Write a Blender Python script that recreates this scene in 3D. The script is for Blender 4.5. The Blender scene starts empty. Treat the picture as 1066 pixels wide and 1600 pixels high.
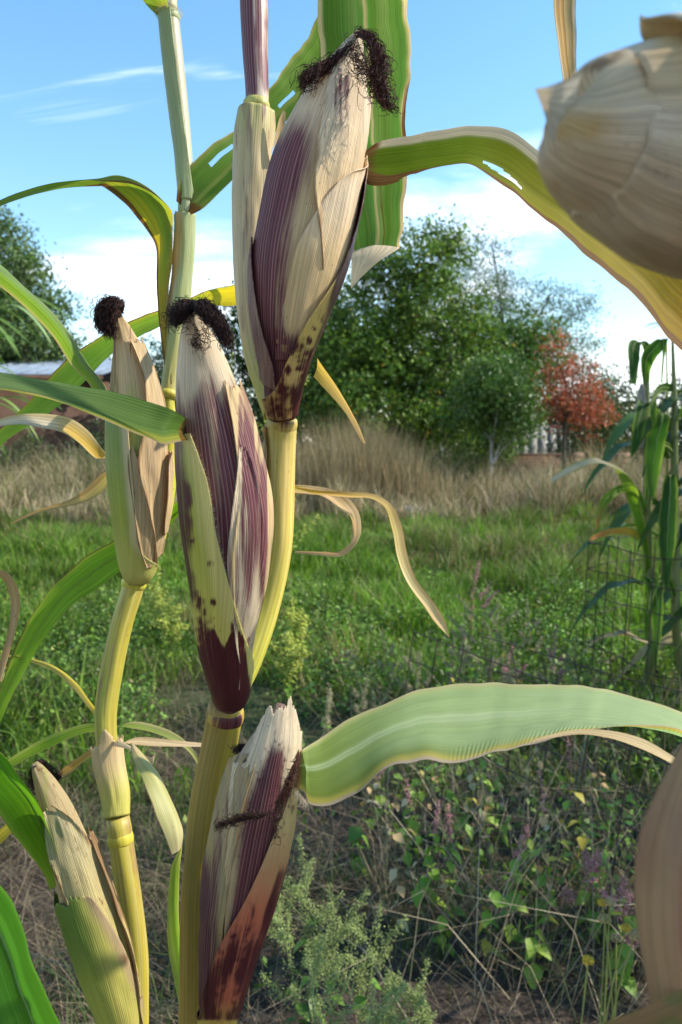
import bpy, math, random
import numpy as np
from mathutils import Vector, Matrix

# ------------------------------------------------------------------ camera
scene = bpy.context.scene
COL = scene.collection
rng = np.random.default_rng(11)
random.seed(11)
FPX, IW, IH, CAMZ = 1256.0, 1066.0, 1600.0, 1.45
TILT = math.atan(100 / FPX)
CAM = np.array([0, 0, CAMZ])
FWD = np.array([0, math.cos(TILT), -math.sin(TILT)])
RGT = np.array([1.0, 0, 0])
UPV = np.array([0, math.sin(TILT), math.cos(TILT)])
cd = bpy.data.cameras.new('camera')
cam = bpy.data.objects.new('camera', cd)
COL.objects.link(cam)
cam.location = CAM
cam.rotation_euler = (math.pi / 2 - TILT, 0, 0)
cd.sensor_fit = 'VERTICAL'
cd.sensor_height = 24.0
cd.lens = 24.0 * FPX / IH
cd.clip_start = 0.02
cd.clip_end = 2000
cd.dof.use_dof = True
cd.dof.focus_distance = 0.56
cd.dof.aperture_fstop = 9.5
scene.camera = cam

# ------------------------------------------------------------------ world, sun, exposure
SUN_AZ, SUN_EL = math.radians(86), math.radians(40)      # azimuth from the view direction towards the right
world = bpy.data.worlds.new('World')
scene.world = world
world.use_nodes = True
nt = world.node_tree
nt.nodes.clear()
def wn(t, **kw):
    n = nt.nodes.new(t)
    for k, v in kw.items():
        setattr(n, k, v)
    return n
sky = wn('ShaderNodeTexSky', sky_type='NISHITA', sun_disc=False, sun_elevation=SUN_EL, sun_rotation=SUN_AZ,
         altitude=1200, air_density=1.25, dust_density=0.25, ozone_density=0.6)
tc = wn('ShaderNodeTexCoord')
sep = wn('ShaderNodeSeparateXYZ')
nt.links.new(tc.outputs['Generated'], sep.inputs[0])
# clouds lie on a flat layer high up: project the view direction onto it
zc = wn('ShaderNodeMath', operation='MAXIMUM'); zc.inputs[1].default_value = 0.0
nt.links.new(sep.outputs['Z'], zc.inputs[0])
za = wn('ShaderNodeMath', operation='ADD'); za.inputs[1].default_value = 0.30
nt.links.new(zc.outputs[0], za.inputs[0])
dv = wn('ShaderNodeVectorMath', operation='DIVIDE')
cz = wn('ShaderNodeCombineXYZ')
for k in range(3):
    nt.links.new(za.outputs[0], cz.inputs[k])
nt.links.new(tc.outputs['Generated'], dv.inputs[0]); nt.links.new(cz.outputs[0], dv.inputs[1])
mp = wn('ShaderNodeMapping')
mp.inputs['Location'].default_value = (3.1, 1.7, 0)
mp.inputs['Rotation'].default_value = (0, 0, math.radians(28))
mp.inputs['Scale'].default_value = (0.9, 1.3, 0.0)
nt.links.new(dv.outputs[0], mp.inputs['Vector'])
cn = wn('ShaderNodeTexNoise'); cn.inputs['Scale'].default_value = 1.25; cn.inputs['Detail'].default_value = 7
cn.inputs['Roughness'].default_value = 0.56; cn.inputs['Distortion'].default_value = 0.5
nt.links.new(mp.outputs[0], cn.inputs['Vector'])
hz = wn('ShaderNodeMapRange'); hz.inputs['From Min'].default_value = 0.02; hz.inputs['From Max'].default_value = 0.42
hz.inputs['To Min'].default_value = 0.20; hz.inputs['To Max'].default_value = -0.035
nt.links.new(sep.outputs['Z'], hz.inputs['Value'])
ca = wn('ShaderNodeMath', operation='ADD')
nt.links.new(cn.outputs['Fac'], ca.inputs[0]); nt.links.new(hz.outputs[0], ca.inputs[1])
cr_ = wn('ShaderNodeMapRange', interpolation_type='SMOOTHSTEP')
cr_.inputs['From Min'].default_value = 0.55; cr_.inputs['From Max'].default_value = 0.76
nt.links.new(ca.outputs[0], cr_.inputs['Value'])
cm = wn('ShaderNodeMath', operation='MULTIPLY'); cm.inputs[1].default_value = 0.85
nt.links.new(cr_.outputs[0], cm.inputs[0])
mix = wn('ShaderNodeMix', data_type='RGBA')
nt.links.new(cm.outputs[0], mix.inputs['Factor'])
nt.links.new(sky.outputs[0], mix.inputs[6])
mix.inputs[7].default_value = (8.6, 8.9, 9.2, 1)
# thin high wisps
mp2 = wn('ShaderNodeMapping')
mp2.inputs['Location'].default_value = (0.79, 4.385, 0)
mp2.inputs['Rotation'].default_value = (0, 0, math.radians(-38))
mp2.inputs['Scale'].default_value = (0.8, 2.6, 0.0)
nt.links.new(dv.outputs[0], mp2.inputs['Vector'])
cn2 = wn('ShaderNodeTexNoise'); cn2.inputs['Scale'].default_value = 1.5; cn2.inputs['Detail'].default_value = 6
cn2.inputs['Roughness'].default_value = 0.6; cn2.inputs['Distortion'].default_value = 0.9
nt.links.new(mp2.outputs[0], cn2.inputs['Vector'])
cr2 = wn('ShaderNodeMapRange', interpolation_type='SMOOTHSTEP')
cr2.inputs['From Min'].default_value = 0.60; cr2.inputs['From Max'].default_value = 0.80; cr2.inputs['To Max'].default_value = 0.5
nt.links.new(cn2.outputs['Fac'], cr2.inputs['Value'])
mx = wn('ShaderNodeMath', operation='MAXIMUM')
nt.links.new(cm.outputs[0], mx.inputs[0]); nt.links.new(cr2.outputs[0], mx.inputs[1])
nt.links.new(mx.outputs[0], mix.inputs['Factor'])
hs_ = wn('ShaderNodeHueSaturation'); hs_.inputs['Saturation'].default_value = 1.22; hs_.inputs['Hue'].default_value = 0.492
nt.links.new(sky.outputs[0], hs_.inputs['Color']); nt.links.new(hs_.outputs[0], mix.inputs[6])
bg = wn('ShaderNodeBackground'); bg.inputs['Strength'].default_value = 0.15
nt.links.new(mix.outputs[2], bg.inputs['Color'])
wo = wn('ShaderNodeOutputWorld')
nt.links.new(bg.outputs[0], wo.inputs['Surface'])

sd = bpy.data.lights.new('sun', 'SUN')
sd.energy = 3.5
sd.angle = math.radians(0.55)
sd.color = (1.0, 0.93, 0.82)
sun = bpy.data.objects.new('sun', sd)
COL.objects.link(sun)
SUNV = Vector((math.sin(SUN_AZ) * math.cos(SUN_EL), math.cos(SUN_AZ) * math.cos(SUN_EL), math.sin(SUN_EL)))
sun.rotation_euler = SUNV.to_track_quat('Z', 'Y').to_euler()
sun.location = (6, -3, 8)
vs = scene.view_settings
vs.view_transform = 'Standard'
vs.look = 'None'
vs.exposure = 0.96
vs.gamma = 1.0
vs.use_curve_mapping = False
scene.render.engine = 'CYCLES'
scene.cycles.use_denoising = True
scene.cycles.max_bounces = 8
scene.cycles.transparent_max_bounces = 8

# ------------------------------------------------------------------ helpers: pixels, splines, noise
def P(x, y, d):
    return CAM + FWD * d + RGT * ((x - 533) / FPX * d) + UPV * ((800 - y) / FPX * d)
def G(x, y, z=0.0):
    r = FWD + RGT * ((x - 533) / FPX) + UPV * ((800 - y) / FPX)
    t = (z - CAMZ) / r[2]
    return CAM + r * t
def proj(p):
    q = p - CAM
    d = q @ FWD
    return 533 + (q @ RGT) / d * FPX, 800 - (q @ UPV) / d * FPX
def norm(a):
    return a / np.maximum(np.linalg.norm(a, axis=-1, keepdims=True), 1e-9)
def spl(t, pts, q):
    """cubic through pts (n,k) at knots t, sampled at q"""
    t = np.asarray(t, float); pts = np.asarray(pts, float); q = np.asarray(q, float)
    n = len(t)
    m = np.zeros_like(pts)
    if n > 2:
        m[1:-1] = (pts[2:] - pts[:-2]) / (t[2:] - t[:-2])[:, None]
    m[0] = (pts[1] - pts[0]) / (t[1] - t[0]); m[-1] = (pts[-1] - pts[-2]) / (t[-1] - t[-2])
    i = np.clip(np.searchsorted(t, q, side='right') - 1, 0, n - 2)
    h = (t[i + 1] - t[i]); s = ((q - t[i]) / h)[:, None]; h = h[:, None]
    return ((2*s**3 - 3*s**2 + 1) * pts[i] + (s**3 - 2*s**2 + s) * h * m[i]
            + (-2*s**3 + 3*s**2) * pts[i+1] + (s**3 - s**2) * h * m[i+1])
def chord(p):
    p = np.asarray(p, float)
    return np.concatenate([[0], np.cumsum(np.linalg.norm(np.diff(p, axis=0), axis=1))])
def _h(ix, iy, s):
    v = np.sin(ix * 127.1 + iy * 311.7 + s * 74.7) * 43758.5453
    return v - np.floor(v)
def vn(x, y, s=0):
    x = np.asarray(x, float); y = np.asarray(y, float)
    ix = np.floor(x); iy = np.floor(y); fx = x - ix; fy = y - iy
    fx = fx*fx*(3-2*fx); fy = fy*fy*(3-2*fy)
    return ((_h(ix, iy, s)*(1-fx) + _h(ix+1, iy, s)*fx)*(1-fy) + (_h(ix, iy+1, s)*(1-fx) + _h(ix+1, iy+1, s)*fx)*fy)
def ss(a, b, x):
    t = np.clip((np.asarray(x, float) - a) / (b - a), 0, 1)
    return t*t*(3-2*t)
def ramp(x, stops):
    xs = [s[0] for s in stops]
    return np.stack([np.interp(x, xs, [s[1][k] for s in stops]) for k in range(3)], -1)
def lerp(a, b, f):
    f = np.asarray(f)[..., None]
    return a * (1 - f) + np.asarray(b) * f
def blob(px, py, x, y, rx, ry, ang=0):
    c, s = math.cos(math.radians(ang)), math.sin(math.radians(ang))
    dx, dy = px - x, py - y
    r0 = 0.7*min(rx, ry)
    dx = dx + r0*(vn(px/6., py/6., 51) - .5)*1.6; dy = dy + r0*(vn(px/6., py/6., 52) - .5)*1.6
    a = (dx*c + dy*s) / rx; b = (-dx*s + dy*c) / ry
    return np.clip(1 - 0.5*np.sqrt(a*a + b*b), 0, 1)

# ------------------------------------------------------------------ helpers: meshes and objects
def mesh_np(name, v, faces, uv=None, attrs=None, smooth=True):
    """faces: list of (m,k) integer arrays"""
    me = bpy.data.meshes.new(name)
    faces = [np.asarray(f, np.int32) for f in (faces if isinstance(faces, list) else [faces]) if len(f)]
    v = np.asarray(v, np.float32)
    me.vertices.add(len(v)); me.vertices.foreach_set('co', v.ravel())
    lv = np.concatenate([f.ravel() for f in faces])
    tot = np.concatenate([np.full(len(f), f.shape[1], np.int32) for f in faces])
    st = np.concatenate([[0], np.cumsum(tot)[:-1]]).astype(np.int32)
    me.loops.add(len(lv)); me.loops.foreach_set('vertex_index', lv)
    me.polygons.add(len(tot)); me.polygons.foreach_set('loop_start', st); me.polygons.foreach_set('loop_total', tot)
    if smooth:
        me.polygons.foreach_set('use_smooth', np.ones(len(tot), bool))
    me.update(calc_edges=True)
    if uv is not None:
        l = me.uv_layers.new(name='UVMap')
        l.data.foreach_set('uv', np.asarray(uv, np.float32)[lv].ravel())
    for k, a in (attrs or {}).items():
        a = np.asarray(a, np.float32)
        if a.shape[1] == 3:
            a = np.concatenate([a, np.ones((len(a), 1), np.float32)], 1)
        at = me.attributes.new(k, 'FLOAT_COLOR', 'POINT')
        at.data.foreach_set('color', a.ravel())
    return me
def link(name, me, mat=None, parent=None):
    o = bpy.data.objects.new(name, me)
    COL.objects.link(o)
    if mat is not None and not me.materials:
        me.materials.append(mat)
    if parent is not None:
        o.parent = parent
        if parent.get('wloc') is not None:
            o.matrix_parent_inverse = Matrix.Translation(-Vector(parent['wloc']))
    return o
def tag(o, label=None, cat=None, group=None, kind=None):
    for k, v in (('label', label), ('category', cat), ('group', group), ('kind', kind)):
        if v:
            o[k] = v
    return o
def thing(name, loc, label, cat, group=None, world=True, rz=0):
    """Empty at the base; with world=True its parts are given in world coordinates"""
    o = bpy.data.objects.new(name, None)
    COL.objects.link(o)
    o.empty_display_size = 0.1
    o.location = loc
    o.rotation_euler = (0, 0, rz)
    if world:
        o['wloc'] = tuple(float(c) for c in loc)
    return tag(o, label, cat, group)
def done_things():
    for o in bpy.data.objects:
        if o.get('wloc') is not None:
            del o['wloc']
def grid_faces(nv, nu, wrap=False):
    i = np.arange(nv - 1)[:, None]; j = np.arange(nu if wrap else nu - 1)[None, :]
    j2 = (j + 1) % nu if wrap else j + 1
    return np.stack([i*nu + j + 0*i, i*nu + j2 + 0*i, (i+1)*nu + j2, (i+1)*nu + j], -1).reshape(-1, 4)
def frames(p):
    T = norm(np.gradient(p, axis=0))
    ref = np.array([0.13, -0.9, 0.31])
    A = norm(ref - T * (T @ ref)[:, None])
    B = np.cross(T, A)
    return T, A, B
def tube_arr(p, r, n=6, cap=True):
    p = np.asarray(p, float); r = np.broadcast_to(np.asarray(r, float), (len(p),))
    T, A, B = frames(p)
    th = np.linspace(0, 2*np.pi, n, endpoint=False)
    v = p[:, None, :] + r[:, None, None] * (np.cos(th)[None, :, None]*A[:, None, :] + np.sin(th)[None, :, None]*B[:, None, :])
    return v.reshape(-1, 3), grid_faces(len(p), n, True)
class MB:
    """collects pieces of one part"""
    def __init__(s): s.v, s.q, s.t, s.c, s.n = [], [], [], [], 0
    def add(s, v, q=None, t=None, c=None):
        v = np.asarray(v, float).reshape(-1, 3)
        s.v.append(v)
        if q is not None and len(q): s.q.append(np.asarray(q) + s.n)
        if t is not None and len(t): s.t.append(np.asarray(t) + s.n)
        if c is not None: s.c.append(np.broadcast_to(np.asarray(c, float), (len(v), 3)))
        s.n += len(v)
    def tube(s, p, r, n=6, c=None):
        v, f = tube_arr(p, r, n); s.add(v, f, None, c)
    def box(s, x0, x1, y0, y1, z0, z1, c=None):
        v = [(x, y, z) for z in (z0, z1) for y in (y0, y1) for x in (x0, x1)]
        s.add(v, [(0,2,3,1),(4,5,7,6),(0,1,5,4),(2,6,7,3),(1,3,7,5),(0,4,6,2)], None, c)
    def mesh(s, name, smooth=True):
        v = np.concatenate(s.v)
        f = ([np.concatenate(s.q)] if s.q else []) + ([np.concatenate(s.t)] if s.t else [])
        return mesh_np(name, v, f, None, {'base': np.concatenate(s.c)} if s.c else None, smooth)
    def build(s, name, mat, parent=None, smooth=True):
        return link(name, s.mesh(name, smooth), mat, parent)

# ------------------------------------------------------------------ materials
def newmat(name):
    m = bpy.data.materials.new(name)
    m.use_nodes = True
    m.node_tree.nodes.clear()
    t = m.node_tree
    def N(ty, ins=None, **kw):
        n = t.nodes.new(ty)
        for k, v in kw.items(): setattr(n, k, v)
        for k, v in (ins or {}).items():
            if hasattr(v, 'is_output'): t.links.new(v, n.inputs[k])
            else: n.inputs[k].default_value = v
        return n
    return m, N
def mathn(N, op, a, b=None, c=None, clamp=False):
    i = {0: a}
    if b is not None: i[1] = b
    if c is not None: i[2] = c
    return N('ShaderNodeMath', i, operation=op, use_clamp=clamp).outputs[0]
def sstep(N, x, a, b):
    return N('ShaderNodeMapRange', {'Value': x, 'From Min': a, 'From Max': b}, interpolation_type='SMOOTHSTEP').outputs[0]
def mixc(N, f, a, b, blend='MIX'):
    return N('ShaderNodeMix', {0: f, 6: a, 7: b}, data_type='RGBA', blend_type=blend).outputs[2]
def finish(N, col, rough, bump=None, bstr=0.3, bdist=0.001, transl=0.0, tcol=None, spec=0.4, coat=0.0):
    pi = {'Base Color': col, 'Roughness': rough, 'Specular IOR Level': spec, 'Coat Weight': coat}
    if bump is not None:
        pi['Normal'] = N('ShaderNodeBump', {'Height': bump, 'Strength': bstr, 'Distance': bdist}).outputs[0]
    sh = N('ShaderNodeBsdfPrincipled', pi).outputs[0]
    if transl > 0:
        gm = N('ShaderNodeGamma', {0: col, 1: 1.35}).outputs[0]
        gm = mixc(N, 1.0, gm, (1.75, 1.75, 1.75, 1), 'MULTIPLY')
        tl = N('ShaderNodeBsdfTranslucent', {'Color': gm}).outputs[0]
        sh = N('ShaderNodeMixShader', {0: transl, 1: sh, 2: tl}).outputs[0]
    N('ShaderNodeOutputMaterial', {'Surface': sh})
def tissue(name, transl, rough, fu=700., fv=9., bstr=0.5, fib=0.5, ribs=0.0, spec=0.35, coat=0.0, bdist=0.0006, speck=0.5, soft=(0.40, 0.62), streak=0.55, crinkle=0.0, br=((0.17, 0.085, 0.035, 1), (0.42, 0.27, 0.13, 1))):
    """plant tissue: pigment per vertex ('base' colour; 'mask' = anthocyanin, dry brown, how dark the anthocyanin is), fibres along v"""
    m, N = newmat(name)
    base = N('ShaderNodeAttribute', attribute_name='base').outputs['Color']
    mk = N('ShaderNodeSeparateColor', {0: N('ShaderNodeAttribute', attribute_name='mask').outputs['Color']})
    uv = N('ShaderNodeUVMap').outputs[0]
    oi = N('ShaderNodeObjectInfo').outputs['Random']
    off = N('ShaderNodeCombineXYZ', {2: mathn(N, 'MULTIPLY', oi, 91.0)}).outputs[0]
    def noise(su, sv, detail=2., rough_=0.5):
        v = N('ShaderNodeVectorMath', {0: uv, 1: (su, sv, 0)}, operation='MULTIPLY').outputs[0]
        v = N('ShaderNodeVectorMath', {0: v, 1: off}, operation='ADD').outputs[0]
        return N('ShaderNodeTexNoise', {'Vector': v, 'Scale': 1.0, 'Detail': detail, 'Roughness': rough_}).outputs['Fac']
    f1 = noise(fu, fv, 2.5, 0.6)
    f2 = noise(fu * 0.22, fv * 0.6, 2.)
    f3 = noise(90, 30, 4., 0.6)
    fine = sstep(N, f1, 0.3, 0.7)
    var = mathn(N, 'ADD', mathn(N, 'MULTIPLY', fine, fib), mathn(N, 'MULTIPLY', f2, fib * 0.9))
    var = mathn(N, 'ADD', var, 1.0 - fib * 0.95)
    col = mixc(N, 1.0, base, N('ShaderNodeCombineColor', {0: var, 1: var, 2: var}).outputs[0], 'MULTIPLY')
    blot = mathn(N, 'MULTIPLY_ADD', f3, 0.3, 0.85)
    col = mixc(N, 1.0, col, N('ShaderNodeCombineColor', {0: blot, 1: blot, 2: blot}).outputs[0], 'MULTIPLY')
    # anthocyanin
    pm = mathn(N, 'ADD', mk.outputs[0], mathn(N, 'MULTIPLY', mathn(N, 'SUBTRACT', f1, 0.5), streak))
    pm = mathn(N, 'ADD', pm, mathn(N, 'MULTIPLY', mathn(N, 'SUBTRACT', f3, 0.5), 0.55))
    pm = mathn(N, 'ADD', pm, mathn(N, 'MULTIPLY', mathn(N, 'SUBTRACT', f2, 0.5), streak * 0.9))
    pf = sstep(N, pm, *soft)
    sxv = N('ShaderNodeSeparateXYZ', {0: uv}).outputs[0]
    vein = mathn(N, 'SINE', mathn(N, 'ADD', mathn(N, 'MULTIPLY', sxv, 3400.0), mathn(N, 'MULTIPLY', f2, 7.0)))
    vein = mathn(N, 'MULTIPLY', sstep(N, vein, 0.35, 0.95), mathn(N, 'ADD', mathn(N, 'MULTIPLY', f1, 0.9), 0.05))
    light = mixc(N, fine, (0.085, 0.013, 0.025, 1), (0.21, 0.062, 0.072, 1))
    light = mixc(N, mathn(N, 'MULTIPLY', vein, 0.8), light, (0.50, 0.35, 0.27, 1))
    dark = mixc(N, fine, (0.038, 0.006, 0.009, 1), (0.105, 0.016, 0.020, 1))
    pc = mixc(N, mk.outputs[2], light, dark)
    col = mixc(N, pf, col, pc)
    # dry brown
    bm = mathn(N, 'ADD', mk.outputs[1], mathn(N, 'MULTIPLY', mathn(N, 'SUBTRACT', f3, 0.5), 0.6))
    bm = mathn(N, 'ADD', bm, mathn(N, 'MULTIPLY', mathn(N, 'SUBTRACT', f2, 0.5), 0.3))
    bf = sstep(N, bm, 0.38, 0.68)
    bc = mixc(N, fine, *br)
    col = mixc(N, bf, col, bc)
    # specks
    sp = noise(420, 300, 1.)
    sf = mathn(N, 'MULTIPLY', sstep(N, sp, 0.74, 0.80), speck)
    col = mixc(N, sf, col, (0.10, 0.06, 0.03, 1))
    h = mathn(N, 'ADD', f1, mathn(N, 'MULTIPLY', f2, 1.5))
    if crinkle:
        h = mathn(N, 'ADD', h, mathn(N, 'MULTIPLY', noise(260, 110, 4., 0.6), crinkle))
    if ribs:
        sx = N('ShaderNodeSeparateXYZ', {0: uv}).outputs[0]
        w = mathn(N, 'SINE', mathn(N, 'ADD', mathn(N, 'MULTIPLY', sx, ribs), mathn(N, 'MULTIPLY', f2, 5.0)))
        h = mathn(N, 'ADD', h, mathn(N, 'MULTIPLY', w, 0.22))
    finish(N, col, rough, h, bstr, bdist, transl, None, spec, coat)
    return m
M = {}
M['husk'] = tissue('husk_tissue', 0.22, 0.62, 1700, 9, 0.7, 0.46, 6200, 0.3, bdist=0.0004, soft=(0.22, 0.85), streak=0.9, crinkle=2.2)
M['sheath'] = tissue('sheath_tissue', 0.12, 0.48, 1500, 7, 0.4, 0.28, 5200, 0.35, bdist=0.0004, soft=(.26, .78), streak=1.1, crinkle=.6)
M['stalk'] = tissue('stalk_tissue', 0.0, 0.45, 900, 5, 0.45, 0.34, 0, 0.35, bdist=0.0004, crinkle=.5)
M['leaf'] = tissue('leaf_tissue', 0.55, 0.58, 1200, 6, 0.5, 0.32, 4200, 0.12, crinkle=.8, br=((.11, .05, .014, 1), (.28, .15, .045, 1)), speck=0.35, bdist=0.0004)
M['leaf_pale'] = tissue('pale_leaf_tissue', 0.45, 0.5, 1700, 6, 0.35, 0.13, 0, 0.22, speck=0.4, bdist=0.0004, crinkle=.9)
M['dry'] = tissue('dry_leaf_tissue', 0.35, 0.65, 1100, 8, 0.6, 0.40, 3800, 0.25, bdist=0.0004, crinkle=1.5)
def plainmat(name, c1, c2, scale, rough=0.8, bump=0.3, bdist=0.01, detail=6, attr=False, transl=0.0, spec=0.3, metal=0, stretch=(1, 1, 1)):
    m, N = newmat(name)
    co = N('ShaderNodeTexCoord').outputs['Object']
    co = N('ShaderNodeVectorMath', {0: co, 1: stretch}, operation='MULTIPLY').outputs[0]
    n = N('ShaderNodeTexNoise', {'Vector': co, 'Scale': scale, 'Detail': detail, 'Roughness': 0.6}).outputs['Fac']
    f = sstep(N, n, 0.3, 0.7)
    if attr:
        b = N('ShaderNodeAttribute', attribute_name='base').outputs['Color']
        k = mathn(N, 'MULTIPLY_ADD', f, 0.5, 0.75)
        col = mixc(N, 1.0, b, N('ShaderNodeCombineColor', {0: k, 1: k, 2: k}).outputs[0], 'MULTIPLY')
    else:
        col = mixc(N, f, (*c1, 1), (*c2, 1))
    finish(N, col, rough, n, bump, bdist, transl, None, spec)
    return m
M['foliage'] = plainmat('foliage', 0, 0, 3.0, 0.5, 0.0, 0.01, 2, True, 0.30, 0.35)
M['grass'] = plainmat('grass_blade', 0, 0, 6.0, 0.55, 0.0, 0.01, 2, True, 0.30, 0.3)
M['straw'] = plainmat('straw', 0, 0, 8.0, 0.7, 0.0, 0.01, 2, True, 0.15, 0.2)
M['bark'] = plainmat('bark', (0.05, 0.04, 0.032), (0.16, 0.13, 0.10), 9, 0.9, 0.8, 0.03)
M['pale_bark'] = plainmat('pale_bark', (0.20, 0.18, 0.16), (0.42, 0.39, 0.36), 9, 0.85, 0.5, 0.02)
M['silk'] = plainmat('silk_strand', 0, 0, 60, 0.6, 0.0, 0.001, 2, True, 0.0, 0.25)
M['wire'] = plainmat('rusty_wire', (0.025, 0.02, 0.018), (0.07, 0.045, 0.03), 40, 0.7, 0.2, 0.001)
M['adobe'] = plainmat('adobe', (0.075, 0.042, 0.028), (0.125, 0.072, 0.05), 1.6, 0.95, 0.5, 0.03)
M['block'] = plainmat('pink_block', (0.22, 0.125, 0.095), (0.33, 0.20, 0.15), 3, 0.95, 0.5, 0.02)
M['roof'] = plainmat('metal_roof', (0.17, 0.22, 0.28), (0.25, 0.30, 0.36), 2, 0.6, 0.1, 0.01, metal=1)
M['board'] = plainmat('weathered_board', (0.30, 0.29, 0.27), (0.52, 0.51, 0.49), 4, 0.9, 0.4, 0.01, stretch=(6, 6, 0.7))
M['wood'] = plainmat('brown_wood', (0.07, 0.04, 0.025), (0.15, 0.085, 0.05), 4, 0.9, 0.5, 0.02)
M['petal'] = plainmat('flower_head', 0, 0, 200, 0.7, 0.3, 0.002, 2, True)
M['stone'] = plainmat('stone', (0.16, 0.15, 0.14), (0.34, 0.32, 0.30), 5, 0.9, 0.6, 0.03)
# ------------------------------------------------------------------ ground
def groundmat():
    m, N = newmat('soil_and_turf')
    co = N('ShaderNodeTexCoord').outputs['Object']
    n1 = N('ShaderNodeTexNoise', {'Vector': co, 'Scale': 0.9, 'Detail': 6.0, 'Roughness': 0.6}).outputs['Fac']
    n2 = N('ShaderNodeTexNoise', {'Vector': co, 'Scale': 14.0, 'Detail': 8.0, 'Roughness': 0.65}).outputs['Fac']
    n3 = N('ShaderNodeTexNoise', {'Vector': co, 'Scale': 70.0, 'Detail': 4.0}).outputs['Fac']
    soil = mixc(N, sstep(N, n2, 0.35, 0.65), (0.040, 0.029, 0.022, 1), (0.11, 0.082, 0.062, 1))
    soil = mixc(N, mathn(N, 'MULTIPLY', sstep(N, n3, 0.55, 0.7), 0.6), soil, (0.17, 0.135, 0.10, 1))
    y = N('ShaderNodeSeparateXYZ', {0: co}).outputs[1]
    turf = mixc(N, sstep(N, n2, 0.3, 0.7), (0.035, 0.055, 0.018, 1), (0.09, 0.10, 0.04, 1))
    dry = mixc(N, sstep(N, n2, 0.3, 0.7), (0.12, 0.09, 0.05, 1), (0.25, 0.19, 0.11, 1))
    yy = mathn(N, 'ADD', y, mathn(N, 'MULTIPLY', n1, 3.0))
    c = mixc(N, sstep(N, yy, 4.2, 6.4), soil, turf)
    c = mixc(N, sstep(N, yy, 14.0, 17.5), c, dry)
    h = mathn(N, 'ADD', n2, mathn(N, 'MULTIPLY', n3, 0.4))
    finish(N, c, 0.95, h, 0.9, 0.05, spec=0.15)
    return m
M['ground'] = groundmat()
xs = np.sinh(np.linspace(-6.4, 6.4, 181)) * 2.0
ys = np.concatenate([-np.sinh(np.linspace(5.0, 0.1, 30)) * 2.0, np.sinh(np.linspace(0.0, 6.0, 150)) * 2.2])
gx, gy = np.meshgrid(xs, ys)
near = np.exp(-np.maximum(0, np.hypot(gx, gy) - 4) / 8)
gz = (vn(gx*1.6, gy*1.6, 3) - .5)*0.05*near + (vn(gx*6, gy*6, 5) - .5)*0.03*near - 0.006
def gh(x, y):
    x = np.asarray(x, float); y = np.asarray(y, float)
    nr = np.exp(-np.maximum(0, np.hypot(x, y) - 4) / 8)
    return (vn(x*1.6, y*1.6, 3) - .5)*0.05*nr + (vn(x*6, y*6, 5) - .5)*0.03*nr - 0.006
g = link('ground', mesh_np('ground', np.stack([gx, gy, gz], -1).reshape(-1, 3), [grid_faces(len(ys), len(xs))]), M['ground'])
tag(g, 'brown garden soil running into lawn and rough field', 'ground', None, 'structure')

# ------------------------------------------------------------------ grass
def blades(name, xy, h, w, lean, cols, mat, curve=0.5, label=None, cat='grass', seed=0, z0=None, nseg=2):
    r_ = np.random.default_rng(seed)
    n = len(xy)
    a = r_.uniform(0, 2*np.pi, n); la = r_.uniform(0, 2*np.pi, n)
    side = np.stack([np.cos(a), np.sin(a), 0*a], 1) * (w/2)[:, None]
    ld = np.stack([np.cos(la), np.sin(la), 0*a], 1)
    b = np.stack([xy[:, 0], xy[:, 1], gh(xy[:, 0], xy[:, 1]) - 0.01 if z0 is None else z0], 1)
    l = (lean * h)[:, None]
    up = np.array([0, 0, 1.0])
    m1 = b + up*(h*0.55)[:, None] + ld*l*0.35
    tp = b + up*(h*np.sqrt(np.clip(1 - (lean*curve)**2, .05, 1)))[:, None] + ld*l
    v = np.stack([b - side, b + side, m1 - side*0.8, m1 + side*0.8, tp], 1).reshape(-1, 3)
    i = np.arange(n)[:, None]*5
    q = np.concatenate([i, i+1, i+3, i+2], 1); t = np.concatenate([i+2, i+3, i+4], 1)
    me = mesh_np(name, v, [q, t], None, {'base': np.repeat(cols, 5, 0)}, False)
    o = link(name, me, mat)
    tag(o, label, cat, None, 'stuff')
    return o
def scatter(n, d0, d1, xs0=-0.52, xs1=0.52, pad=0.6, power=1.0, seed=0):
    """points on the ground between two distances in the view wedge (and a little beyond), denser near"""
    r_ = np.random.default_rng(seed)
    u = r_.random(n)
    d = (d0**power + u*(d1**power - d0**power))**(1/power)
    x = r_.uniform(xs0, xs1, n)*d + r_.uniform(-pad, pad, n)
    return np.stack([x, d], 1)
def varcol(n, a, b, seed=0, jit=0.2):
    r_ = np.random.default_rng(seed)
    f = r_.random(n)[:, None]
    return (np.array(a)*(1 - f) + np.array(b)*f) * r_.uniform(1 - jit, 1 + jit, (n, 1))
# green lawn
xy = scatter(215000, 3.2, 17.5, -.78, .72, .6, seed=1, power=1.1)
xy = xy[xy[:, 1] < 14.6 + 2.6*(vn(xy[:, 0]*.6, 0*xy[:, 0], 9) - .3) + 1.2*(vn(xy[:, 0]*2.5, 0*xy[:, 0], 19) - .5)]
k = vn(xy[:, 0]*1.3, xy[:, 1]*1.1, 8) + 0.3*ss(3.6, 6, xy[:, 1]) > 0.34 + 0.5*np.random.default_rng(3).random(len(xy))*0.6
k &= ~((xy[:, 1] < 4.4) & (np.random.default_rng(4).random(len(xy)) > .45 + .4*ss(0, -.6, xy[:, 0])))
xy = xy[k]; n = len(xy)
cl = vn(xy[:, 0]*0.9, xy[:, 1]*0.9, 12)
tuft = ss(.60, .78, vn(xy[:, 0]*2.1 + 7, xy[:, 1]*1.6, 14))
hh = (0.07 + 0.22*cl**1.5 + .22*tuft) * np.random.default_rng(5).uniform(.45, 1.35, n)
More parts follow.
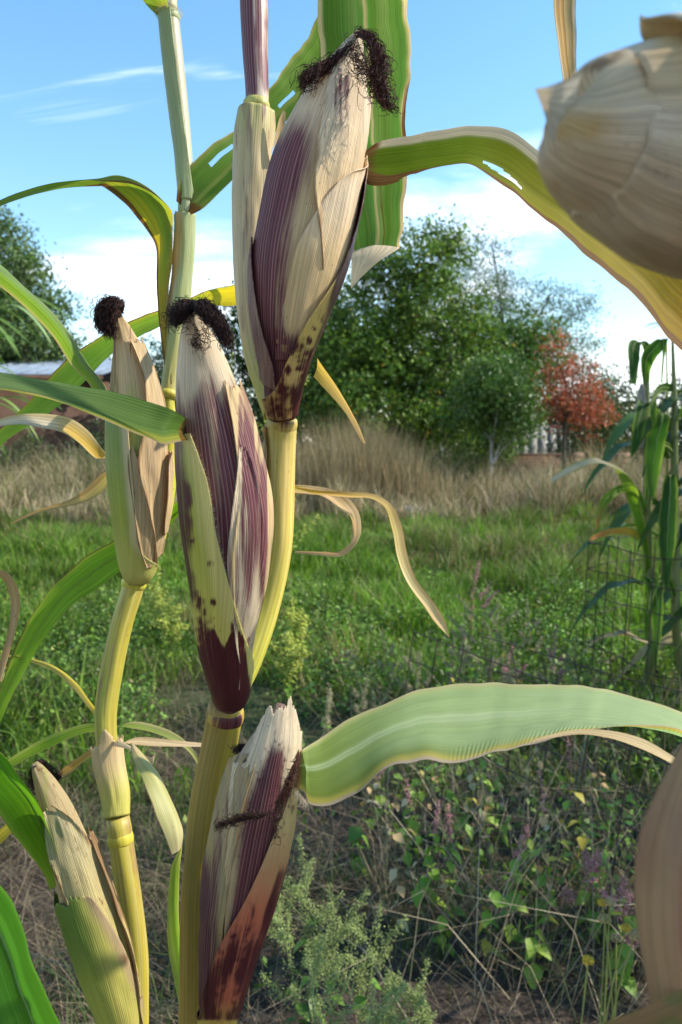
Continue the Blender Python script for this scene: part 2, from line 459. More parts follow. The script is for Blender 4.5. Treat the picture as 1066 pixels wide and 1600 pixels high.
cc = varcol(n, (0.080, 0.165, 0.016), (0.20, 0.31, 0.032), 6, .35)*(0.55 + .85*vn(xy[:, 0]*.7 + 3, xy[:, 1]*.7, 17))[:, None]
dryk = np.random.default_rng(7).random(n) < 0.08 + .18*ss(9, 15, xy[:, 1]) + .35*ss(.62, .8, vn(xy[:, 0]*.8 + 11, xy[:, 1]*.6, 23))
cc[dryk] = varcol(int(dryk.sum()), (0.30, 0.25, 0.11), (0.20, 0.17, 0.07), 8)
blades('lawn_grass', xy, hh, np.random.default_rng(9).uniform(.005, .011, n)*(1 + .06*xy[:, 1]), np.random.default_rng(10).uniform(.15, .9, n), cc, M['grass'], .7, 'green grass of the sunlit lawn', seed=2)
# tall dry grass
xy = scatter(104000, 12.6, 24.0, -.80, .75, .5, seed=21)
xy = xy[(xy[:, 1] > 14.2 + 2.8*(vn(xy[:, 0]*.6, 0*xy[:, 0], 9) - .3) + 1.6*(vn(xy[:, 0]*2.2, xy[:, 1]*2.2, 29) - .5)) & (vn(xy[:, 0]*1.1, xy[:, 1]*.9, 33) > .16)]
n = len(xy)
cl = vn(xy[:, 0]*0.55, xy[:, 1]*0.5, 22)
r5 = np.random.default_rng(25)
hh = (0.16 + 0.85*cl**1.3 + .30*ss(16, 21, xy[:, 1])) * (.55 + .8*vn(xy[:, 0]*2.3, xy[:, 1]*2, 41)) * r5.uniform(.5, 1.65, n)
cc = varcol(n, (0.28, 0.21, 0.11), (0.50, 0.40, 0.25), 26, .35)*(.7 + .6*vn(xy[:, 0]*.9, xy[:, 1]*.9, 47))[:, None]
gk = r5.random(n) < .5*vn(xy[:, 0]*.8, xy[:, 1]*.8, 5)
cc[gk] = varcol(int(gk.sum()), (0.10, 0.14, 0.03), (0.18, 0.20, 0.06), 28)
blades('dry_grass', xy, hh, r5.uniform(.010, .026, n), r5.uniform(.05, .8, n), cc, M['straw'], .5, 'tall dry tan grass at the far side of the lawn', seed=23)
# taller dry stems under the trees, left of centre
xy = np.stack([r5.normal(0.3, 1.4, 7000), r5.uniform(16.5, 21.5, 7000)], 1)
n = len(xy)
blades('dry_weed_stems', xy, r5.uniform(.8, 2.5, n)*np.exp(-((xy[:, 0] - .2)/1.6)**2*.4), r5.uniform(.008, .02, n), r5.uniform(.05, .35, n), varcol(n, (0.20, 0.155, 0.075), (0.36, 0.28, 0.15), 29, .3), M['straw'], .5, 'tall dry weed stems in front of the green tree', 'dry weeds', seed=24)
# straw litter and thin grass on the near soil
r6 = np.random.default_rng(31)
xy = scatter(34000, 1.5, 5.2, -.85, .65, .3, seed=32, power=1.4)
k = (vn(xy[:, 0]*2.4, xy[:, 1]*2.4, 6) > .25 + .35*r6.random(len(xy))) & (r6.random(len(xy)) < np.where(xy[:, 0] > .15, .28, 1))
xy = xy[k]; n = len(xy)
blades('straw_litter', xy, r6.uniform(.06, .22, n), r6.uniform(.0018, .004, n), r6.uniform(.8, 2.6, n), varcol(n, (0.10, 0.075, 0.045), (0.27, 0.21, 0.13), 33, .35), M['straw'], .38, 'dry straw and dead grass lying on the near soil', 'straw', seed=34)
xy = scatter(20000, 1.7, 4.8, -.85, .65, .3, seed=36, power=1.6)
k = vn(xy[:, 0]*1.7, xy[:, 1]*1.7, 16) > .35 + .3*r6.random(len(xy))
xy = xy[k]; n = len(xy)
blades('thin_grass', xy, r6.uniform(.06, .24, n), r6.uniform(.002, .005, n), r6.uniform(.2, 1.2, n), varcol(n, (0.05, 0.10, 0.02), (0.15, 0.19, 0.06), 37, .3), M['grass'], .6, 'thin green grass between the near weeds', seed=38)

# ------------------------------------------------------------------ trees
def leaf_cloud(centres, rad, per, size, cols, seed=0, flat=0.0, narrow=0.5, droop=0.0):
    r_ = np.random.default_rng(seed)
    n = len(centres)*per
    c = np.repeat(centres, per, 0)
    rr = np.repeat(np.broadcast_to(rad, (len(centres),)), per)[:, None]
    p = c + r_.normal(0, 1, (n, 3))*rr*np.array([.62, .62, .48])
    d = norm(r_.normal(0, 1, (n, 3)) + np.array([0, 0, -droop]))
    s = norm(np.cross(d, r_.normal(0, 1, (n, 3)) + np.array([0, 0, flat*2])))
    l = size*r_.uniform(.55, 1.35, n)[:, None]
    v = np.stack([p - d*l*.5, p + s*l*narrow*.5, p + d*l*.5, p - s*l*narrow*.5], 1).reshape(-1, 3)
    tint = np.repeat(r_.uniform(.72, 1.25, len(centres)), per)[:, None]
    cc = cols(n, r_) * tint
    return v, np.arange(4*n).reshape(-1, 4), np.repeat(cc, 4, 0)
def tree(name, label, loc, lobes, leafsize, nclump, per, ca, cb, trunk_r, trunk_h, clump_r=.35, seed=0, bark='bark', group='trees beyond the lawn', cat='tree', narrow=.5, nlimb=7, droop=0., odd=None, lean=0.0):
    r_ = np.random.default_rng(seed)
    x0, y0 = loc
    root = thing(name, (x0, y0, 0), label, cat, group)
    lob = np.array(lobes, float)
    wgt = lob[:, 3]*lob[:, 4]*lob[:, 5]; wgt = wgt/wgt.sum()
    k = r_.choice(len(lob), nclump, p=wgt)
    d = norm(r_.normal(0, 1, (nclump, 3))); rad = r_.random(nclump)[:, None]**.45
    cen = lob[k, :3] + d*rad*lob[k, 3:6] + np.array([x0, y0, 0])
    cen = cen + .5*np.mean(lob[:, 3])*(np.stack([vn(cen[:, 2], cen[:, 1], 3), vn(cen[:, 0], cen[:, 2], 4), vn(cen[:, 0], cen[:, 1], 5)], 1) - .5)
    cen = cen[cen[:, 2] > .25]
    def cols(n, q):
        f = q.random(n)[:, None]
        c = np.array(ca)*(1 - f) + np.array(cb)*f
        c = c*q.uniform(.75, 1.25, (n, 1))
        if odd:
            kk = q.random(n) < odd[0]; c[kk] = np.array(odd[1])*q.uniform(.7, 1.2, (int(kk.sum()), 1))
        return c
    v, f, c = leaf_cloud(cen, clump_r*r_.uniform(.6, 1.5, len(cen)), per, leafsize, cols, seed + 1, 0.4, narrow, droop)
    cr = link('crown', mesh_np('crown', v, [f], None, {'base': c}, False), M['foliage'], root)
    t = np.linspace(0, 1, 9)
    tp = np.array([x0 + lean, y0, trunk_h])
    base = np.array([x0, y0, -.05])
    pt = base + (tp - base)*t[:, None] + np.stack([.05*np.sin(t*5 + seed), .05*np.cos(t*4 + seed), 0*t], 1)*trunk_h*.2
    mb = MB(); mb.tube(pt, np.interp(t, [0, .1, 1], [trunk_r*1.5, trunk_r, trunk_r*.45]), 10)
    tr = mb.build('trunk', M[bark], root)
    for j in range(nlimb):
        e = cen[r_.integers(len(cen))]
        s_ = pt[r_.integers(3, 9)]
        q = np.linspace(0, 1, 8)[:, None]
        lp = s_ + (e - s_)*q + np.array([0, 0, 1])*np.sin(q*np.pi)*.12*np.linalg.norm(e - s_)
        mb = MB(); mb.tube(lp, np.linspace(trunk_r*.42, trunk_r*.08, 8), 6)
        for w in range(7):
            e2_ = cen[np.argsort(np.linalg.norm(cen - lp[4 + w % 4], axis=1))[r_.integers(2, 14)]]
            s2_ = lp[3 + w % 5]
            q2 = np.linspace(0, 1, 5)[:, None]
            mb.tube(s2_ + (e2_ - s2_)*q2, np.linspace(trunk_r*.14, trunk_r*.03, 5), 4)
        mb.build('limb', M[bark], root)
    return root
tree('broadleaf_tree', 'dense bright green tree standing behind the upper purple ear', (1.7, 24.), [(0, 0, 3.3, 2.9, 2.2, 2.5), (-1.3, .2, 4.6, 1.7, 1.6, 2.0), (.4, .2, 6.0, 1.9, 1.7, 1.9), (1.5, -.4, 3.6, 1.6, 1.6, 2.0), (-.4, -1., 2.0, 2.6, 1.5, 1.4), (1.2, 0, 7.0, .8, .7, .9), (-1.0, .2, 6.6, .8, .7, .8), (-2.4, 0, 3.6, .9, .8, 1.2), (2.4, -.3, 5.0, .8, .7, 1.0)],
     .14, 1050, 58, (0.060, 0.125, 0.018), (0.19, 0.28, 0.04), .16, 5.2, .33, 3, odd=(.02, (.40, .30, .05)), nlimb=9)
tree('broadleaf_tree', 'dark green tree partly hidden behind the two purple ears', (-2.1, 27.5), [(0, 0, 3.4, 2.6, 2., 2.6), (-.9, 0, 5.3, 1.7, 1.5, 1.7), (1.6, 0, 4.2, 1.9, 1.6, 2.4), (.8, 0, 6.2, 1.4, 1.3, 1.4)], .16, 520, 56, (0.028, 0.065, 0.014), (0.07, 0.125, 0.024), .15, 5., .42, 5)
tree('willow_tree', 'loose grey-green tree with open feathery crown against the sky', (6.3, 30.), [(-1.4, 0, 7.4, 1.9, 1.7, 2.3), (.4, 0, 5.2, 2.6, 2., 2.6), (1.9, 0, 5.6, 1.5, 1.4, 2.0), (-2.3, 0, 4.6, 1.8, 1.6, 2.4), (2.3, .0, 3.6, 1.5, 1.4, 1.6)],
     .115, 860, 50, (0.075, 0.125, 0.06), (0.17, 0.23, 0.13), .15, 4.6, .36, 8, narrow=.3, nlimb=12)
tree('broadleaf_tree', 'mid green tree between the bright tree and the red one', (4.7, 25.), [(0, 0, 3.0, 1.5, 1.3, 1.9), (.7, 0, 4.4, 1.2, 1.1, 1.5), (-.6, 0, 2.0, 1.5, 1.2, 1.3)], .14, 420, 50, (0.06, 0.125, 0.02), (0.15, 0.24, 0.035), .10, 4., .36, 9)
tree('pine_tree', 'thin-trunked drooping evergreen in front of the pale fence', (3.8, 20.5), [(0, 0, 3.0, .95, .9, .9), (-.45, 0, 2.25, .85, .7, .55), (.45, 0, 2.15, .9, .7, .55)], .14, 170, 60, (0.05, 0.105, 0.02), (0.12, 0.20, 0.035), .05, 2.6, .30, 12, 'pale_bark', narrow=.32, droop=.8)
tree('red_tree', 'small autumn tree with rusty red leaves at right', (6.15, 22.2), [(0, 0, 2.9, .95, .9, 1.05), (-.2, 0, 4.0, .55, .5, .55), (.55, 0, 2.4, .85, .8, .8), (-.55, 0, 2.6, .55, .5, .6), (-.75, 0, 3.4, .35, .3, .35), (.6, .1, 3.5, .45, .4, .4)], 0.095, 210, 28, (0.32, 0.085, 0.045), (0.46, 0.18, 0.085), .06, 3.2, .24, 14, odd=(.10, (.13, .12, .03)), nlimb=9)
tree('broadleaf_tree', 'tall tree at the left edge rising over the metal roof', (-13.1, 31.), [(0, 0, 6.2, 2.9, 2.5, 3.4), (1.7, 0, 4.8, 1.9, 1.7, 1.8), (-.4, 0, 8.9, 1.9, 1.7, 1.5), (.9, 0, 7.6, 1.4, 1.3, 1.4), (-2, 0, 3.6, 2.4, 2., 2.2)], .17, 900, 54, (0.07, 0.125, 0.035), (0.16, 0.23, 0.07), .2, 6.5, .45, 16)
tree('broadleaf_tree', 'dark tree behind the low roof left of the yellow stalk', (-9.6, 41.), [(0, 0, 4.4, 2.3, 2., 2.6), (2.4, 0, 3.8, 1.8, 1.6, 2.4), (-2.4, 0, 4.0, 2.0, 1.6, 2.2)], .18, 300, 40, (0.025, 0.06, 0.02), (0.06, 0.11, 0.035), .18, 5, .5, 18)
tree('broadleaf_tree', 'round tree behind the left stalk seen over the roof end', (-7.2, 36.), [(0, 0, 4.0, 1.3, 1.2, 2.6), (.6, 0, 5.6, .9, .9, 1.2)], .16, 160, 40, (0.022, 0.05, 0.02), (0.05, 0.09, 0.03), .13, 4.6, .4, 20)
tree('broadleaf_tree', 'dark rounded tree at right behind the garden maize', (12.3, 36.), [(0, 0, 2.9, 2.2, 1.8, 2.2), (2.5, 0, 2.6, 2.2, 1.8, 2.0)], .16, 300, 38, (0.022, 0.048, 0.018), (0.05, 0.085, 0.025), .15, 3.4, .45, 22)
tree('broadleaf_tree', 'low green tree just right of the rusty red tree', (9.3, 31.), [(0, 0, 2.4, 1.4, 1.2, 1.7), (.9, 0, 2.9, 1.2, 1., 1.4)], .14, 170, 38, (0.05, 0.085, 0.02), (0.10, 0.14, 0.03), .1, 2.8, .4, 24)
for i, (lb, x, y, w, h, ca, cb) in enumerate([
        ('leafy bush in front of the brown adobe wall', -7.0, 21.5, .9, 1.15, (0.06, 0.09, 0.03), (0.12, 0.15, 0.06)),
        ('broad olive shrub hiding the middle of the adobe wall', -9.0, 22.5, 1.3, 1.5, (0.06, 0.085, 0.03), (0.12, 0.14, 0.055)),
        ('tall green shrub at the right end of the adobe wall', -7.4, 24.5, 1.0, 2.0, (0.035, 0.07, 0.02), (0.08, 0.12, 0.035)),
        ('low grey-green shrub at the left edge in front of the wall', -9.6, 20.5, .9, 1.1, (0.08, 0.10, 0.045), (0.15, 0.17, 0.08)),
        ('small olive bush in the dry grass below the left ear', -5.4, 18.6, .55, .65, (0.07, 0.10, 0.035), (0.13, 0.16, 0.06)),
        ('dark bush at the foot of the dark tree', -2.6, 22.5, 1.2, 1.3, (0.025, 0.055, 0.014), (0.06, 0.10, 0.025)),
        ('bright bush at the foot of the bright green tree', 2.9, 21.4, .9, 1.1, (0.045, 0.10, 0.012), (0.10, 0.17, 0.025)),
        ('olive bush under the bright green tree', 0.9, 21.8, 1.1, 1.2, (0.045, 0.07, 0.018), (0.10, 0.125, 0.03)),
        ('dark bush behind the pink block wall', 10.0, 27.5, 1.5, 1.1, (0.02, 0.04, 0.016), (0.045, 0.07, 0.025))]):
    tree('bush', lb, (x, y), [(0, 0, h*.55, w, w*.8, h*.6), (w*.3, 0, h*.9, w*.6, w*.5, h*.4)], .095, 110, 34, ca, cb, .035, h*.7, .22, 40 + i, group='bushes along the field edge', cat='bush', nlimb=4)
# far wood
r7 = np.random.default_rng(50)
cx = r7.uniform(-90, 90, 3600)
cen = np.stack([cx, r7.uniform(56, 66, 3600), r7.random(3600)**.8*(2.0 + 3.2*vn(cx*.22, 0*cx, 4))], 1)
v, f, c = leaf_cloud(cen, .9, 14, .55, lambda n, q: np.array([[.04, .07, .03]])*q.uniform(.6, 1.4, (n, 1)), 51, .3, .6)
tag(link('far_wood', mesh_np('far_wood', v, [f], None, {'base': c}, False), M['foliage']), 'far dark wood along the horizon', 'wood', None, 'stuff')

# ------------------------------------------------------------------ house, fence, low walls
hs = thing('adobe_house', (-16, 29, 0), 'brown adobe house with a low grey metal roof at left', 'house')
mb = MB(); mb.box(-26, -8.3, 27.2, 34, -.1, 3.78); mb.build('wall', M['adobe'], hs, False)
ro = MB()
th_ = .07
for (ya, za, yb, zb) in ((26.5, 3.82, 31.0, 4.72), (31.0, 4.72, 35, 3.9)):
    v = [(-26.6, ya, za), (-7.75, ya, za), (-7.75, yb, zb), (-26.6, yb, zb), (-26.6, ya, za + th_), (-7.75, ya, za + th_), (-7.75, yb, zb + th_), (-26.6, yb, zb + th_)]
    ro.add(v, [(3, 2, 1, 0), (4, 5, 6, 7), (0, 1, 5, 4), (2, 3, 7, 6), (1, 2, 6, 5), (3, 0, 4, 7)])
rf = ro.build('roof', M['roof'], hs, False)
sm = MB()
for k in range(38):
    x = -26.4 + k*.5
    sm.add([(x - .02, 26.48, 3.895), (x + .02, 26.48, 3.895), (x + .02, 31, 4.795), (x - .02, 31, 4.795), (x - .02, 26.48, 3.93), (x + .02, 26.48, 3.93), (x + .02, 31, 4.83), (x - .02, 31, 4.83)], [(4, 5, 6, 7), (0, 1, 5, 4), (1, 2, 6, 5), (3, 0, 4, 7)])
so = sm.build('seam', M['roof'], None, False); so.parent = rf; so['kind'] = 'stuff'
mb = MB(); mb.box(-26.55, -7.8, 26.52, 26.6, 3.66, 3.815); mb.build('fascia', M['wood'], hs, False)
for k in range(6):
    mb = MB(); mb.box(-25 + k*3, -24.84 + k*3, 26.75, 27.19, 3.45, 3.62); mb.build('rafter_end', M['wood'], hs, False)
mb = MB(); mb.box(-14.2, -13.2, 27.12, 27.22, 1.2, 2.4); w_ = mb.build('window', M['wood'], hs, False)
mb = MB(); mb.box(-14.12, -13.28, 27.10, 27.14, 1.28, 2.32); p_ = mb.build('pane', plainmat('dark_pane', (.02, .025, .03), (.03, .035, .04), 2, .08, 0), None, False); p_.parent = w_
fn_ = thing('board_fence', (6.4, 33, 0), 'pale weathered upright board fence behind the evergreen', 'fence')
bm_ = MB(); bm_.box(-.17, .17, -.02, .02, 0, 2.5); bme = bm_.mesh('board', False); bme.materials.append(M['board'])
for k in range(14):
    o = link('board', bme, None, fn_); o.location = (4.0 + k*.385, 33 + .01*(k % 2), -.05); o.scale = (1, 1, .97 + .05*random.random())
for z in (.6, 2.0):
    mb = MB(); mb.box(3.8, 9.3, 33.04, 33.12, z, z + .1); mb.build('rail', M['board'], fn_, False)
mb = MB(); mb.box(9.25, 9.4, 32.95, 33.12, -.1, 3.1); mb.build('post', M['board'], fn_, False)
lw = thing('brown_wall', (6.4, 28, 0), 'low dark brown wall in front of the pale board fence', 'wall')
mb = MB(); mb.box(4.6, 7.6, 28, 28.35, -.1, 1.18); mb.build('wall', M['wood'], lw, False)
mb = MB(); mb.box(4.55, 7.65, 27.95, 28.4, 1.182, 1.27); mb.build('coping', M['adobe'], lw, False)
bw = thing('block_wall', (8.2, 26, 0), 'pink block wall with two taller pillars beside the red tree', 'wall')
bmb = MB(); bmb.box(-.215, .215, -.1, .1, 0, .185); bl = bmb.mesh('block', False); bl.materials.append(M['block'])
for px_ in (7.55, 9.0):
    for k in range(7):
        o = link('block', bl, None, bw); o.location = (px_ + .004*(k % 2), 25.9, -.05 + k*.195); o.scale = (1, 1.6, 1)
for k in range(5):
    for j in range(3):
        o = link('block', bl, None, bw); o.location = (7.99 + j*.44 - .06*(k % 2) + .03, 26.0, -.05 + k*.195)
for i, (x, y, s) in enumerate([(1.35, 15.9, .28), (1.95, 15.4, .2), (.55, 16.6, .22), (7.7, 17.5, .34)]):
    ph = np.linspace(0, 2*np.pi, 14, endpoint=False); lt = np.linspace(-1.5, 1.5, 8)
    v = np.array([[np.cos(a)*np.cos(b), np.sin(a)*np.cos(b), .7*np.sin(b)] for b in lt for a in ph])
    v = v*(0.8 + .45*vn(v[:, :1]*1.7 + 5 + i, v[:, 1:2]*1.7 + v[:, 2:3]*2, i))*s + np.array([x, y, s*.35])
    o = link('field_stone', mesh_np('field_stone', v, [grid_faces(8, 14, True), np.array([range(14)])[:, ::-1], np.array([range(98, 112)])], smooth=False), M['stone'])
    tag(o, ['grey stone at the edge of the dry grass behind the curled leaf', 'smaller grey stone just right of the bigger one', 'grey stone half hidden near the yellow stalk', 'pale stone below the pink block wall'][i], 'stone', 'stones along the field edge')
# ------------------------------------------------------------------ maize: builders
CREAM = np.array([0.62, 0.45, 0.23]); PALE = np.array([0.72, 0.58, 0.39]); TAN = np.array([0.46, 0.32, 0.17])
YEL = np.array([0.56, 0.47, 0.07]); YGREEN = np.array([0.36, 0.40, 0.05]); GREEN = np.array([0.10, 0.22, 0.03])
LGREEN = np.array([0.24, 0.36, 0.12]); BROWN = np.array([0.20, 0.10, 0.04]); OCHRE = np.array([0.50, 0.30, 0.05])

class Body:
    """round body along a spine of (x, y, depth, radius in pixels) stations, base first"""
    def __init__(s, st, wpts=None):
        pts = [P(a, b, d) for a, b, d, r in st]; rad = [r * d / FPX for a, b, d, r in st]
        if wpts:                                     # extra stations given in metres, before the first
            pts = [np.array(w[:3]) for w in wpts] + pts; rad = [w[3] for w in wpts] + rad
        s.p = np.array(pts); s.r = np.array(rad)
        t = chord(s.p); s.len = t[-1]; s.t = t / t[-1]
    def at(s, v):
        v = np.asarray(v, float)
        q = spl(s.t, np.concatenate([s.p, s.r[:, None]], 1), v)
        e = 1e-3
        T = norm(spl(s.t, s.p, np.clip(v + e, 0, 1)) - spl(s.t, s.p, np.clip(v - e, 0, 1)))
        C = q[:, :3]; R = np.maximum(q[:, 3], 3e-4)
        tc_ = norm(CAM - C)
        F = norm(tc_ - T * np.sum(T * tc_, 1, keepdims=True))
        return C, R, F, np.cross(T, F), T
    def v_at(s, y):
        """v at which the spine passes pixel row y"""
        v = np.linspace(0, 1, 400)
        py = proj(s.at(v)[0])[1]
        return float(v[np.argmin(np.abs(py - y))])
def colours(fn, X, th, u, v):
    px, py = proj(X.reshape(-1, 3))
    px = px.reshape(u.shape); py = py.reshape(u.shape)
    r = fn(px, py, th, u, v)
    base = np.broadcast_to(r[0], u.shape + (3,)).reshape(-1, 3)
    mk = np.stack([np.broadcast_to(k, u.shape) for k in r[1:4]], -1).reshape(-1, 3)
    return {'base': np.clip(base, 0, 1), 'mask': np.clip(mk, 0, 1)}
def tube_part(name, body, fn, mat, parent, nth=40, nv=90, v0=0., v1=1., lump=0.0, seed=0, flare=None):
    v = np.linspace(v0, v1, nv); th = np.linspace(-np.pi, np.pi, nth + 1)
    C, R, F, S, T = body.at(v)
    L = lump * (vn(np.cos(th)[None] * 2.2 + 9, np.sin(th)[None] * 2.2 + v[:, None] * body.len * 28, seed) - 0.5)
    rr = R[:, None] + L
    if flare is not None: rr = rr + flare(v)[:, None]
    X = C[:, None] + rr[..., None] * (np.cos(th)[None, :, None] * F[:, None] + np.sin(th)[None, :, None] * S[:, None])
    U = np.broadcast_to(th / (2*np.pi) + 0.5, rr.shape); V = np.broadcast_to(v[:, None], rr.shape)
    TH = np.degrees(np.broadcast_to(th, rr.shape))
    uv = np.stack([TH / 57.3 * np.median(R), V * body.len], -1).reshape(-1, 2)
    n = nth + 1
    caps = [np.array([[(nv - 1)*n + k for k in range(nth)]]), np.array([[k for k in range(nth)][::-1]])]
    me = mesh_np(name, X.reshape(-1, 3), [grid_faces(nv, n)] + caps, uv, colours(fn, X, TH, U, V))
    return link(name, me, mat, parent)
def wrap_part(name, body, rows, fn, mat, parent, nu=46, nv=90, lift=0.0015, wave=0.0006, seed=0, cut=None, thick=True, fray=True):
    """a husk leaf or sheath lying round a body: rows of (v, left angle, right angle, offset in mm)"""
    rows = sorted(rows)
    rv = [r[0] for r in rows]
    v = np.linspace(rv[0], rv[-1], nv); u = np.linspace(0, 1, nu)
    A = spl(rv, np.array([r[1:4] for r in rows], float), v)
    C, R, F, S, T = body.at(v)
    th = np.radians(A[:, 0:1] + (A[:, 1:2] - A[:, 0:1]) * u[None])
    e = np.abs(2*u - 1)[None]
    off = A[:, 2:3] * 1e-3 + lift * e**8 * (0.4 + 1.2 * vn(v[:, None]*9, 0*v[:, None] + (u[None] > .5)*7, seed))
    off = off + wave * 2 * (vn(th*3.5 + 20, v[:, None]*body.len*55, seed + 3) - 0.5)
    rr = R[:, None] + off
    X = C[:, None] + rr[..., None] * (np.cos(th)[..., None] * F[:, None] + np.sin(th)[..., None] * S[:, None])
    U = np.broadcast_to(u, rr.shape); V = np.broadcast_to(v[:, None], rr.shape)
    uv = np.stack([th * np.max(R), V * body.len], -1).reshape(-1, 2)
    f = grid_faces(nv, nu)
    k = np.zeros(U.size, bool)
    if cut is not None:
        px, py = proj(X.reshape(-1, 3))
        k = cut(px, py, U.reshape(-1), V.reshape(-1))
    if name == 'husk_leaf' and fray:                          # frayed upper end and nicked margins
        uu, vv = U.reshape(-1), V.reshape(-1)
        sp_ = rv[-1] - rv[0]
        k = k | (vv > rv[-1] - sp_*(.05*vn(uu*11, 0*uu, seed) + .025*vn(uu*37, 0*uu, seed + 1)))
    f = f[~k[f].any(1)]
    me = mesh_np(name, X.reshape(-1, 3), [f], uv, colours(fn, X, np.degrees(th), U, V))
    o = link(name, me, mat, parent)
    if thick:
        so = o.modifiers.new('thickness', 'SOLIDIFY'); so.thickness = 0.0005; so.offset = -1
    return o
def leaf_part(name, rows, fn, mat, parent, nu=18, nv=110, bulge=0.12, ripple=0.0, rfreq=5., seed=0, cut=None, rib=None, fold=0.5, ribcol=None, pleat=0.0):
    """blade given by rows (xa, ya, xb, yb, depth of edge a, depth of edge b); bulge in widths, away from the lens when positive"""
    La = np.array([P(r[0], r[1], r[4]) for r in rows]); Lb = np.array([P(r[2], r[3], r[5]) for r in rows])
    mid = (La + Lb) / 2
    t = chord(mid); L = t[-1]; t = t / L
    v = np.linspace(0, 1, nv); u = np.linspace(0, 1, nu)
    A = spl(t, La, v); B = spl(t, Lb, v)
    wa = 0.09 * (vn(v*L*26 + seed*3, 0*v, seed + 21) - 0.5) + 0.05 * (vn(v*L*90, 0*v + 3, seed + 22) - 0.5)
    wb = 0.09 * (vn(v*L*24 + seed*5, 0*v, seed + 23) - 0.5) + 0.05 * (vn(v*L*85, 0*v + 3, seed + 24) - 0.5)
    A, B = A + (B - A)*wa[:, None], B + (B - A)*wb[:, None]
    X = A[:, None] + (B - A)[:, None] * u[None, :, None]
    w = np.linalg.norm(B - A, axis=1)
    nrm = norm(np.cross(B - A, np.gradient((A + B) / 2, axis=0)))
    away = np.sign(np.sum(nrm * ((A + B)/2 - CAM), 1)); away[away == 0] = 1
    s0 = np.sign(np.sum(away)) or 1.0
    e = 2*u - 1
    prof = (1 - np.abs(e)**2) * (1 - fold) + (1 - np.abs(e)) * fold
    rp = ripple * np.abs(e)[None]**2.5 * (2*vn(v[:, None]*L*rfreq*2 + (e[None] > 0)*31, 0*v[:, None], seed) - 1) * 2
    D = bulge * w[:, None] * prof[None] + rp
    if pleat:
        D = D + pleat * np.sin(v*L*2100 + 3*vn(v*40, 0*v, 3))[:, None] * (ss(.66, .80, u)*ss(1.0, .93, u))[None] * ss(.25, .4, v)[:, None] * vn(v*14, 0*v, 8)[:, None]
    X = X + nrm[:, None] * (s0 * D)[..., None]
    U = np.broadcast_to(u, D.shape); V = np.broadcast_to(v[:, None], D.shape)
    W = np.max(w)
    uv = np.stack([(U - 0.5) * W, V * L], -1).reshape(-1, 2)
    f = grid_faces(nv, nu)
    if cut is not None:
        px, py = proj(X.reshape(-1, 3))
        k = cut(px, py, U.reshape(-1), V.reshape(-1))
        f = f[~k[f].any(1)]
    me = mesh_np(name, X.reshape(-1, 3), [f], uv, colours(fn, X, U*0, U, V))
    o = link(name, me, mat, parent)
    if rib:
        j = int(round((nu - 1) * (rib[2] if len(rib) > 2 else 0.5)))
        k = max(3, int(nv * rib[1]))
        pp = X[:k, j] + nrm[:k] * s0 * 0.0002
        rr = np.linspace(rib[0], rib[0]*0.25, k) * 1e-3
        vv, ff = tube_arr(pp, rr, 8)
        c = np.broadcast_to(np.asarray(ribcol if ribcol is not None else (0.45, 0.50, 0.22)), (len(vv), 3))
        me2 = mesh_np('midrib', vv, [ff], np.zeros((len(vv), 2)), {'base': c, 'mask': np.zeros((len(vv), 3))})
        m2 = link('midrib', me2, M['leaf'])
        m2.parent = o
    return o
def silk_part(name, paths, parent, n=110, spread=6., curl=4., rad=0.00024, col=(0.030, 0.012, 0.010), seed=0, npt=38, stray=0.15):
    """tangle of strands; each path is a list of (x, y, depth)"""
    r_ = np.random.default_rng(seed)
    mb = MB()
    for i in range(int(n*1.3)):
        pa = np.array(paths[i % len(paths)], float)
        t = np.linspace(0, 1, len(pa))
        a = r_.uniform(0, 0.25); b = r_.uniform(0.7, 1.0)
        q = np.linspace(a, b, npt)
        c = spl(t, pa, q)
        k = spread * (1.7 if r_.random() < stray else 0.9)
        ph = r_.uniform(0, 6.28, 6); fr = r_.uniform(2.5, 8, 6); am = np.clip(r_.normal(0, .55, 6), -1, 1)
        gx = am[0]*np.sin(fr[0]*q*7 + ph[0]) + .6*am[1]*np.sin(fr[1]*q*3 + ph[1])
        gy = am[2]*np.sin(fr[0]*q*7 + ph[0] + 1.4) + .6*am[3]*np.sin(fr[3]*q*3 + ph[3])
        gz = am[4]*np.sin(fr[4]*q*6 + ph[4]) + .6*am[5]*np.sin(fr[5]*q*3 + ph[5])
        en = 0.35 + 0.65*np.linspace(0, 1, npt)**0.6
        ox, oy, oz = np.clip(r_.normal(0, 0.55, 3), -1, 1) * k
        px = c[:, 0] + (ox + gx*curl*k/6) * en; py = c[:, 1] + (oy + gy*curl*k/6) * en
        dd = c[:, 2] + (oz + gz*curl*k/6) * en * c[:, 2] / FPX
        pts = CAM + FWD*dd[:, None] + RGT*((px - 533)/FPX*dd)[:, None] + UPV*((800 - py)/FPX*dd)[:, None]
        cc = np.array(col) * r_.uniform(0.6, 1.9) * np.array([1.25, 1.05, .9])**r_.uniform(0, 2.5)
        mb.tube(pts, rad*.8*r_.uniform(0.6, 1.3), 3, cc)
    return mb.build(name, M['silk'], parent)
